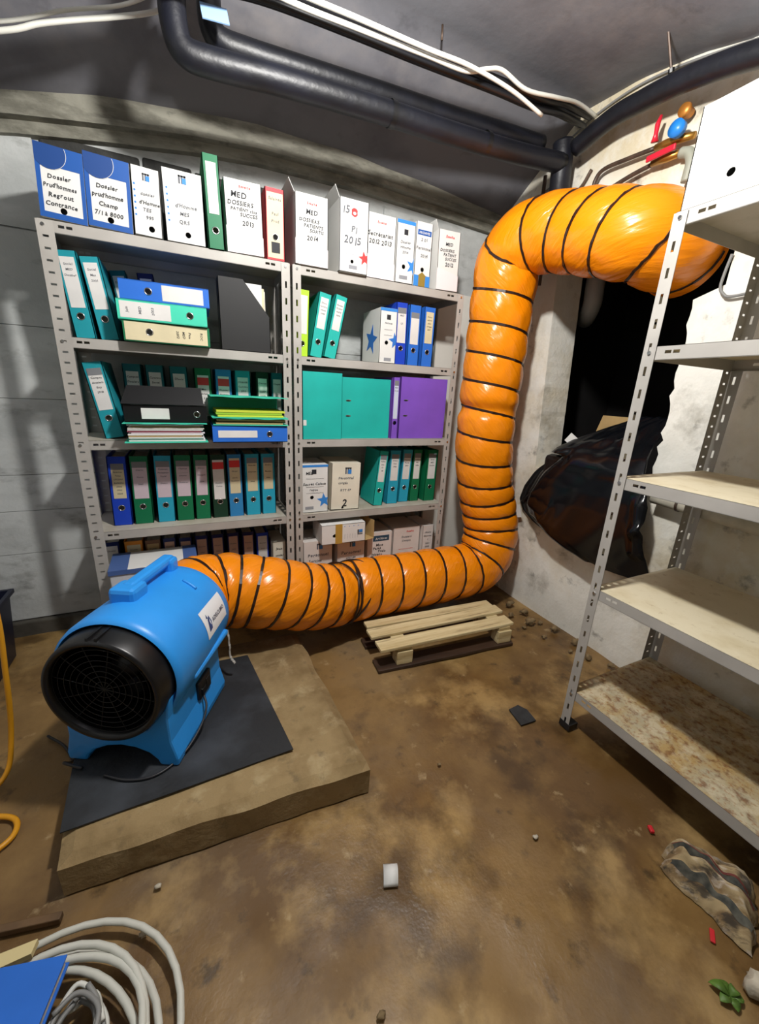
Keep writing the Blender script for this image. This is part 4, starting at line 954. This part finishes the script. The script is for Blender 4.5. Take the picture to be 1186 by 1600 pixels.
MB().tube(cr([(.205, 2.08, 2.85), (.20, 2.08, 2.79), (.205, 2.08, 2.71), (.24, 2.08, 2.673), (.34, 2.08, 2.672), (.50, 2.08, 2.681), (.93, 2.08, 2.707), (1.28, 2.08, 2.725), (1.60, 2.075, 2.742), (1.88, 2.07, 2.755)], 8), .044, 18).build('pipe_run', pipe_m, t, smooth=True)
o = MB().box(-.045, .045, -.002, .002, -.028, .028).build('tag_plate', mat('pale_blue_tag', (140, 176, 220), .4), t); o.location = (.205, 1.94, 2.660); o.rotation_euler = (R(-20), R(-6), 0)
o['label'] = 'pale blue tag'
pipe('lagged_pipe', 'thick black pipe running along the top of the right wall', 'pipe', [(1.985, 1.915, 2.705), (1.975, 1.711, 2.735), (1.97, 1.551, 2.725), (1.965, 1.387, 2.705), (1.96, 1.242, 2.675), (1.955, 1.1, 2.635), (1.955, .9, 2.575), (1.955, .5, 2.54), (1.955, -1.5, 2.52)], .042, pipe_m, group=GP)
GC = 'cables along the ceiling'
for i, (dy, dz, r_) in enumerate(((-.050, .010, .013), (-.020, .030, .012), (.012, .008, .014), (-.020, -.010, .012), (.030, .040, .012))):
    nm = ['front', 'second highest', 'thickest', 'lowest', 'highest'][i]
    pipe('power_cable', nm + ' of the black cables bundled under the white ones on the ceiling', 'cable',
         [(-1.24, 1.933 + dy, 2.225 + dz), (-.714, 1.933 + dy, 2.391 + dz), (-.41, 1.92 + dy, 2.491 + dz), (-.19, 1.90 + dy, 2.572 + dz), (.05, 1.885 + dy, 2.652 + dz), (.21, 1.885 + dy, 2.691 + dz), (.39, 1.885 + dy, 2.718 + dz), (.705, 1.885 + dy, 2.733 + dz), (.99, 1.885 + dy, 2.742 + dz), (1.22, 1.885 + dy, 2.752 + dz), (1.43, 1.885 + dy, 2.761 + dz), (1.637, 1.885 + dy, 2.765 + dz), (1.80, 1.90 + dy, 2.795 + dz), (1.93, 1.94 + dy, 2.825 + dz), (2.06, 1.97 + dy, 2.845 + dz)], r_, bcab, 6, 8, GC)
pipe('white_cable', 'white cable hanging loosest under the ceiling bundle', 'cable', [(.094, 1.786, 2.717), (.383, 1.795, 2.684), (.696, 1.795, 2.694), (.978, 1.795, 2.708), (1.175, 1.795, 2.717), (1.278, 1.795, 2.755), (1.363, 1.795, 2.775), (1.504, 1.795, 2.750), (1.69, 1.80, 2.778), (1.88, 1.845, 2.830), (2.06, 1.885, 2.845)], .0085, wcab, 8, 8, GC)
pipe('white_cable', 'white cable running straight into the ceiling corner', 'cable', [(.094, 1.765, 2.735), (.378, 1.768, 2.697), (.696, 1.768, 2.703), (.978, 1.768, 2.710), (1.175, 1.768, 2.719), (1.40, 1.768, 2.705), (1.59, 1.768, 2.668)], .008, wcab, 8, 8, GC)
pipe('white_cable', 'white cable curving across the ceiling at the upper left', 'cable', [(-1.2, 2.05, 2.16), (-.75, 2.05, 2.36), (-.44, 2.05, 2.468), (-.334, 2.05, 2.520), (-.225, 2.05, 2.566), (-.11, 2.06, 2.618), (.0, 2.10, 2.69), (.09, 2.13, 2.76)], .008, wcab, 8, 8, GC)
pipe('white_cable', 'thin white strand added for a lit ceiling strip at the upper left', 'cable', [(-1.2, 2.05, 2.20), (-.75, 2.05, 2.39), (-.437, 2.05, 2.492), (-.256, 2.05, 2.580), (-.1, 2.06, 2.650), (.0, 2.09, 2.73), (.06, 2.11, 2.79)], .006, wcab, 8, 8, GC)  # added strand, white in place of a lit strip of ceiling
pipe('grey_cable', 'thin grey cable clipped high along the right wall', 'cable', [(2.085, 2.10, 2.80), (2.085, 1.95, 2.83), (2.085, 1.80, 2.845), (2.085, 1.6, 2.845), (2.085, 1.4, 2.81), (2.085, 1.2, 2.745), (2.085, .9, 2.68)], .007, gcab, 6, 8, GC)
pipe('grey_cable', 'thin grey cable just under the ceiling on the right wall', 'cable', [(2.085, 2.05, 2.835), (2.085, 1.9, 2.87), (2.085, 1.7, 2.878), (2.085, 1.5, 2.85), (2.085, 1.3, 2.80), (2.085, 1.1, 2.745)], .005, gcab, 6, 8, GC)
t = thing('hanger_rod', 'thin rusty hanger rod from the ceiling to the pipe on the right', 'rod', (0, 0, 0))
MB().tube([(1.90, 1.45, 2.90), (1.962, 1.44, 2.77)], .005, 6).build('rod', copper_m, t); MB().tube([(1.962, 1.44, 2.775), (1.966, 1.44, 2.762)], .012, 8).build('clip', black_m, t)
t = tag(MB().tube([(1.13, 1.94, 2.935), (1.132, 1.94, 2.885)], .005, 6).build('ceiling_hook', copper_m, smooth=True), 'short rusty stub hanging from the ceiling', 'hook')
GW = 'small water pipes on the right wall'
pipe('water_pipe', 'thin dark pipe dropping vertically behind the duct, nearer the corner', 'pipe', [(2.06, 2.19, 2.70), (2.06, 2.19, 2.5), (2.06, 2.19, 2.1)], .011, copper_m, 4, 10, GW)
pipe('water_pipe', 'thin dark pipe dropping vertically behind the duct, further from the corner', 'pipe', [(2.06, 2.11, 2.68), (2.06, 2.11, 2.45), (2.06, 2.11, 2.1)], .010, copper_m, 4, 10, GW)
pipe('water_pipe', 'bent copper pipe leading to the upper red valve lever', 'pipe', [(2.06, 1.825, 2.30), (2.06, 1.825, 2.48), (2.06, 1.818, 2.545), (2.06, 1.775, 2.575), (2.06, 1.65, 2.568), (2.06, 1.513, 2.555)], .010, copper_m, 5, 10, GW)
pipe('water_pipe', 'copper pipe rising to the lower red valve lever', 'pipe', [(2.06, 1.798, 2.44), (2.06, 1.74, 2.465), (2.06, 1.62, 2.485), (2.06, 1.513, 2.492)], .010, copper_m, 5, 10, GW)
pipe('water_pipe', 'thin dark pipe curving off the ceiling junction above the duct', 'pipe', [(2.086, 1.88, 2.62), (2.086, 1.93, 2.56), (2.086, 2.02, 2.52), (2.086, 2.20, 2.47), (2.086, 2.5, 2.43)], .008, copper_m, 5, 8, GW)
pipe('water_pipe', 'pale conduit in the back right corner under the ceiling', 'pipe', [(2.087, 2.56, 2.51), (2.087, 2.3, 2.60), (2.087, 2.14, 2.635)], .011, gcab, 4, 10, GW)
redp = mat('red_lever_plastic', (206, 30, 52), .35); brass = mat('brass', (176, 130, 60), .35, .8)
t = thing('valve', 'brass valve with upright red lever and blue round cap on the right wall', 'valve', (2.06, 1.50, 2.555))
MB().tube([(0, .01, 0), (0, -.04, -.004), (0, -.10, -.012), (0, -.16, -.025)], [.014, .017, .017, .013], 12).build('valve_body', brass, t, smooth=True)
MB().tube([(-.03, .0, .01), (-.034, -.002, .035), (-.032, .0, .075), (-.03, -.008, .105)], [.016, .009, .011, .006], 10).build('lever', redp, t, smooth=True)
MB().lathe([(-.002, .0), (-.002, .03), (.03, .032), (.034, .0)], 20, Matrix.Translation((-.035, -.11, .005)) @ Matrix.Rotation(R(90), 4, 'Z')).build('round_cap', mat('blue_cap_plastic', (40, 130, 220), .35), t, smooth=True)
t = thing('valve', 'valve with red lever lying along the lower copper pipe', 'valve', (2.055, 1.50, 2.493))
MB().tube([(0, .01, 0), (0, -.06, -.004), (0, -.12, -.01)], [.013, .018, .014], 12).build('valve_body', brass, t, smooth=True)
MB().box(-.045, -.033, -.115, .012, -.006, .018).build('lever', redp, t, bevel=.004)
MB().tube(cr([(0, -.12, -.01), (0, -.155, -.025), (0, -.172, -.06), (0, -.172, -.10), (0, -.17, -.135)], 6), .021, 12).build('outlet_pipe', mat('grey_green_pipe', (150, 152, 138), .5), t, smooth=True)
t = tag(MB().lathe([(0, 0), (0, .024), (.012, .027), (.016, .02), (.05, .018)], 18, Matrix.Translation((2.03, 1.395, 2.635)) @ Matrix.Rotation(R(-90), 4, 'Z')).build('brass_plug', mat('orange_brass', (196, 128, 54), .4, .5), smooth=True), 'round orange brass pipe plug above the blue valve cap', 'plug')
t = thing('white_pipe', 'short pale pipe with a dark collar on the right wall beside the plastic sheet', 'pipe', (2.05, 1.13, .985))
MB().tube([(0, 0, 0), (0, -.6, -.03)], .030, 14).build('pipe_run', mat('old_white_paint', (206, 200, 182), .6, var=.15, vscale=12), t, smooth=True)
MB().lathe([(-.006, .033), (.006, .033)], 14, Matrix.Translation((0, -.12, -.006))).build('collar', copper_m, t, smooth=True)
pipe('grey_cable', 'pale cable looping on the right wall behind the rack top', 'cable', [(2.088, 1.09, 2.03), (2.088, 1.10, 1.96), (2.085, 1.10, 1.91), (2.08, 1.08, 1.88), (2.08, 1.05, 1.865), (2.08, .95, 1.87)], .006, gcab, 6, 8)
t = tag(MB().tube(cr([(2.38, 1.97, 2.35), (2.38, 1.965, 2.12), (2.39, 1.97, 2.02), (2.43, 2.02, 1.97), (2.53, 2.12, 1.96)], 6), .055, 16).build('drain_pipe', mat('grey_pvc', (150, 152, 150), .5), smooth=True), 'grey drain pipe elbow inside the wall opening', 'pipe')

# ------------------------------------------------------------------ things on the floor
# yellow extension cable at the left
pipe('extension_cable', 'yellow extension cable hanging down and looping on the floor at the left edge', 'cable', [(-1.24, 1.60, 1.35), (-.95, 1.60, 1.22), (-.70, 1.59, .98), (-.63, 1.585, .72), (-.645, 1.58, .40), (-.675, 1.58, .15), (-.70, 1.53, .03), (-.78, 1.42, .009), (-.80, 1.28, .009), (-.70, 1.24, .009), (-.615, 1.285, .009), (-.63, 1.36, .009), (-.75, 1.40, .019), (-.90, 1.42, .009)], .0085, mat('yellow_cable', (216, 150, 26), .45), 8, 10)
t = thing('plastic_tub', 'dark blue plastic tub by the wall at the left edge', 'tub', (-1.03, 2.28, 0))
b = MB(); vs = []
for z_, s_ in ((0, .115), (.36, .14)): vs += [(-s_, -s_, z_), (s_, -s_, z_), (s_, s_, z_), (-s_, s_, z_)]
b.add(vs, [(0, 1, 2, 3), (0, 1, 5, 4), (1, 2, 6, 5), (2, 3, 7, 6), (3, 0, 4, 7)]); o = b.build('tub_body', mat('navy_plastic', (20, 24, 44), .4), t); q = o.modifiers.new('t', 'SOLIDIFY'); q.thickness = .004
b = MB(); 
for (x0, x1, y0, y1) in ((-.155, .155, -.155, -.138), (-.155, .155, .138, .155), (-.155, -.138, -.138, .138), (.138, .155, -.138, .138)): b.box(x0, x1, y0, y1, .345, .365)
b.build('tub_rim', MATS['navy_plastic'], t)
# coil of white cable, blue folder and bits at the lower left
t = thing('cable_coil', 'coil of white cable lying on the floor at the lower left corner', 'cable coil', (-.45, .625, 0))
pp = []
for i in range(0, 4 * 40 + 16):
    a_ = -.9 + 2 * math.pi * i / 40; k_ = i / 40; ra = .305 - .017 * k_ + .018 * math.sin(a_ * .73 + 1) + .012 * math.sin(2.3 * a_)
    pp.append((ra * math.cos(a_) + .012 * math.sin(k_ * 3), .93 * ra * math.sin(a_) + .02 * math.sin(k_ * 2.1), .010 + .013 * k_ + .010 * (1 + math.sin(a_ * 1.37))))
MB().tube(pp, .0085, 10).build('cable_run', mat('grey_white_cable', (198, 198, 188), .5), t, smooth=True)
t = thing('cable_tangle', 'tangle of thin grey and white cords inside the coil', 'cable tangle', (-.334, .690, 0))
for k_ in range(9):
    random.seed(40 + k_); a0 = random.uniform(0, 6.28)
    pp = [(.04 * math.cos(a0 + i * .75) * (1 + .5 * random.random()), .065 * math.sin(a0 + i * .75) * (1 + .45 * random.random()), .012 + .008 * k_ + .012 * random.random()) for i in range(8)]
    MB().tube(cr(pp, 6), .0055, 8).build('cord', gcab if k_ % 3 else wcab, t, smooth=True)
random.seed(11)
t = thing('ring_folder', 'blue folder with white sticker lying inside the cable coil at lower left', 'folder', (-.475, .765, .128), (0, 0, R(-14)))
MB().box(-.16, .105, -.17, .075, 0, .004).build('cover', cm('blue'), t); MB().box(-.155, .10, -.165, .07, -.022, -.002).build('paper_block', sheets_m, t); MB().box(-.16, .105, -.17, .075, -.028, -.024).build('cover', cm('blue'), t)
MB().box(-.11, -.03, -.06, -.025, .004, .005).build('white_sticker', white_m, t)
b = MB().box(-.075, .070, -.13, -.01, -.126, -.029).build('support_box', kraft_m, t); b['label'] = 'brown carton the folder lies on'
t = tag(MB().prism([(-.04, -.014), (.034, -.012), (.04, .015), (-.034, .017), (-.044, .003)], .016, Matrix.Translation((-.475, .880, .100)) @ Matrix.Rotation(R(-90), 4, 'X')).build('cardboard_scrap', mat('yellowed_card', (206, 190, 140), .8)), 'small yellowed cardboard scrap beside the blue folder', 'cardboard')
t = tag(MB().box(-.3, .0, -.01, .01, 0, .02, Matrix.Translation((-.42, .985, 0)) @ Matrix.Rotation(R(-12), 4, 'Z')).build('wooden_strip', mat('brown_wood_strip', (112, 84, 54), .7, var=.3, vscale=9), bevel=.003), 'thin brown wooden strip behind the cable coil', 'wood strip')
# curled white paper
b = MB(); n = 10
vs = []
for i in range(n + 1):
    u = i / n
    for v in (0, 1): vs.append((-.022 + .044 * v + .004 * u, .062 * u, .002 + .022 * (1 - (2 * u - 1) ** 2) * (.6 + .4 * v)))
b.add(vs, [(2 * i, 2 * i + 1, 2 * i + 3, 2 * i + 2) for i in range(n)]); o = b.build('paper_scrap', white_m, smooth=True); o.location = (.437, .690, 0); o.rotation_euler = (0, 0, R(-20)); q = o.modifiers.new('t', 'SOLIDIFY'); q.thickness = .001
tag(o, 'small curled white paper scrap in the middle of the floor', 'paper')
def shard(name, label, cat, x, y, pts, th, m, rz=0):
    o = MB().prism(pts, th, Matrix.Rotation(R(-90), 4, 'X')).build(name, m); o.location = (x, y, th + .0005); o.rotation_euler = (0, 0, R(rz)); return tag(o, label, cat)
def lying(pts, th): return pts
o = MB().prism([(-.045, -.05), (.04, -.055), (.05, .01), (.03, .05), (-.03, .045)], .006, Matrix(((1, 0, 0, 0), (0, 0, 1, 0), (0, 1, 0, 0), (0, 0, 0, 1)))).build('slate_shard', mat('dark_slate', (44, 46, 48), .7, var=.3, vscale=30)); o.location = (1.30, 1.05, .0); tag(o, 'dark grey slate shard on the floor near the rack foot', 'shard')
# crumpled rag under the right rack
b = MB(); NA, NR = 60, 40; vs = []
def rag_pt(u, v):
    w = .050 + .095 * v ** .8; x = (u - .5) * 2 * w * (1 + .06 * math.sin(9 * v)); y = .13 - .26 * v
    edge = min(1, min(u, 1 - u) * 6, min(v, 1 - v) * 7)
    rid = abs(math.sin(math.pi * (u * 4.2 + .35 * noise.noise(Vector((u * 3, v * 3, 2)))))) ** .7
    z = (.022 + .050 * math.sin(math.pi * min(1, u * 1.05)) ** .8 * (1 - .35 * v) + .030 * rid + .022 * noise.noise(Vector((u * 5, v * 6, 7)))) * edge ** .5
    return (x + .008 * noise.noise(Vector((v * 9, u * 4, 1))), y + .020 * noise.noise(Vector((u * 8, v * 2, 5))), max(.001, z))
for j in range(NR + 1):
    for i in range(NA + 1): vs.append(rag_pt(i / NA, j / NR))
b.add(vs, [(j * (NA + 1) + i, j * (NA + 1) + i + 1, (j + 1) * (NA + 1) + i + 1, (j + 1) * (NA + 1) + i) for j in range(NR) for i in range(NA)])
rag = thing('crumpled_rag', 'crumpled beige and grey striped rag on the floor under the right rack', 'rag', (1.335, .300, .0), (0, 0, R(22)))
ragm = layered('dirty_rag_cloth', (176, 156, 118), [((128, 104, 72), 14, .42, .58, 2, .85), ((196, 184, 170), 22, .54, .64, 5, .7), ((58, 54, 50), 12, .52, .62, 8, .85)], rough=.95, stretch=(3, .6, 1))
o = b.build('cloth', ragm, rag, smooth=True); rag.scale = (.80, .84, 1.05)
mat('rag_grey_stripe', (104, 102, 92), .95, col2=(60, 62, 58), vscale=30); mat('dull_red_thread', (120, 62, 56), .9)
for u0, u1, m_, nm in ((.40, .54, 'rag_grey_stripe', 'grey_stripe'), (.375, .395, 'dull_red_thread', 'red_seam'), (.545, .565, 'dull_red_thread', 'red_seam'), (.10, .17, 'rag_grey_stripe', 'grey_stripe')):
    bb = MB(); vs = []
    for j in range(31):
        for i in range(5):
            p = rag_pt(u0 + (u1 - u0) * i / 4, .06 + .88 * j / 30); vs.append((p[0], p[1], p[2] + .002))
    bb.add(vs, [(j * 5 + i, j * 5 + i + 1, (j + 1) * 5 + i + 1, (j + 1) * 5 + i) for j in range(30) for i in range(4)])
    bb.build(nm, MATS[m_], rag, smooth=True)
o = MB().box(-.018, .018, -.006, .006, 0, .006).build('red_scrap', mat('red_plastic_bit', (196, 36, 44), .5), bevel=.002); o.location = (1.215, .225, 0); o.rotation_euler = (0, 0, R(30)); tag(o, 'small red plastic scrap in front of the rag', 'scrap')
o = MB().box(-.012, .012, -.007, .007, 0, .012).build('red_scrap', MATS['red_plastic_bit'], bevel=.003); o.location = (1.345, .475, 0); o.rotation_euler = (0, 0, R(60)); tag(o, 'small red scrap behind the rag under the rack', 'scrap')
# green leaves and pale stone in the lower right corner
leafm = mat('green_leaf', (92, 128, 46), .55, var=.25, vscale=20)
t = thing('leaf_sprig', 'sprig of green leaves on the floor at the lower right corner', 'leaves', (1.118, .140, 0), (0, 0, R(20))); t.scale = (.62, .62, .8)
for a_, ln, zz in ((100, .07, .018), (150, .055, .012), (60, .05, .014), (-60, .05, .010), (-20, .045, .02), (220, .045, .01)):
    bb = MB(); n = 8; vs = []
    for i in range(n + 1):
        u = i / n; wv = .018 * math.sin(math.pi * u) ** .8 + .0005
        for s_ in (-1, 0, 1): vs.append((u * ln, s_ * wv, zz * math.sin(math.pi * u) + .002 + .004 * abs(s_)))
    bb.add(vs, [(3 * i + k_, 3 * i + k_ + 1, 3 * i + k_ + 4, 3 * i + k_ + 3) for i in range(n) for k_ in (0, 1)])
    o = bb.build('leaf', leafm, t, smooth=True); o.rotation_euler = (0, 0, R(a_)); q = o.modifiers.new('t', 'SOLIDIFY'); q.thickness = .001
def rock(name, label, cat, x, y, s, m, seed, group=None, flatn=.55):
    bm = bmesh.new(); bmesh.ops.create_icosphere(bm, subdivisions=2, radius=1)
    for v in bm.verts:
        k_ = 1 + .75 * noise.noise(v.co * 1.5 + Vector((seed * 3.3, seed, 0))); v.co = Vector((v.co.x * k_ * s[0], v.co.y * k_ * s[1], max(-.9, v.co.z) * k_ * s[2]))
    mz = min(v.co.z for v in bm.verts)
    for v in bm.verts: v.co.z -= mz
    me = bpy.data.meshes.new(name); bm.to_mesh(me); bm.free(); me.materials.append(m); me.shade_smooth()
    o = link(name, me); o.location = (x, y, -.001); return tag(o, label, cat, group)
stone_m = mat('pale_stone', (206, 196, 176), .85, var=.2, vscale=20, bump=.4, bscale=60); rub_m = mat('brown_rubble', (150, 126, 88), .9, var=.35, vscale=25, bump=.5, bscale=60)
rock('pale_stone', 'pale stone at the lower right corner beside the green leaves', 'stone', 1.20, .118, (.035, .03, .022), stone_m, 3)
spots = [(1.93, 1.62, .035), (1.99, 1.73, .028), (2.02, 1.50, .03), (1.88, 1.74, .022), (2.03, 1.35, .026), (1.98, 1.22, .022), (2.04, 1.12, .02), (1.90, 1.47, .016), (1.97, 1.85, .03), (1.86, 1.60, .014), (2.0, 1.60, .018), (1.93, 1.30, .014)]
ORD = ['first', 'second', 'third', 'fourth', 'fifth', 'sixth', 'seventh', 'eighth', 'ninth', 'tenth', 'eleventh', 'twelfth']
spots.sort(key=lambda q: -q[1])
for i, (x_, y_, s_) in enumerate(spots):
    rock('rubble_chunk', 'small brown rubble chunk at the foot of the right wall, ' + ORD[i] + ' from the corner', 'rubble', x_, y_, (s_, s_ * .8, s_ * .6), rub_m, i + 5, 'rubble along the right wall')
for i, (x_, y_, s_, w_) in enumerate([(-.19, .965, .010, 'close to the front edge of the slab'), (.30, .47, .011, 'at the bottom edge of the picture'), (.95, .62, .010, 'in the open floor left of the rag'), (.80, .98, .008, 'between the slab and the slate shard'), (-.22, .86, .010, 'close behind the cable coil')]):
    rock('pebble', 'tiny pebble on the floor ' + w_, 'pebble', x_, y_, (s_, s_ * .7, s_ * .5), [stone_m, rub_m][i % 2], i + 31, 'pebbles on the open floor')
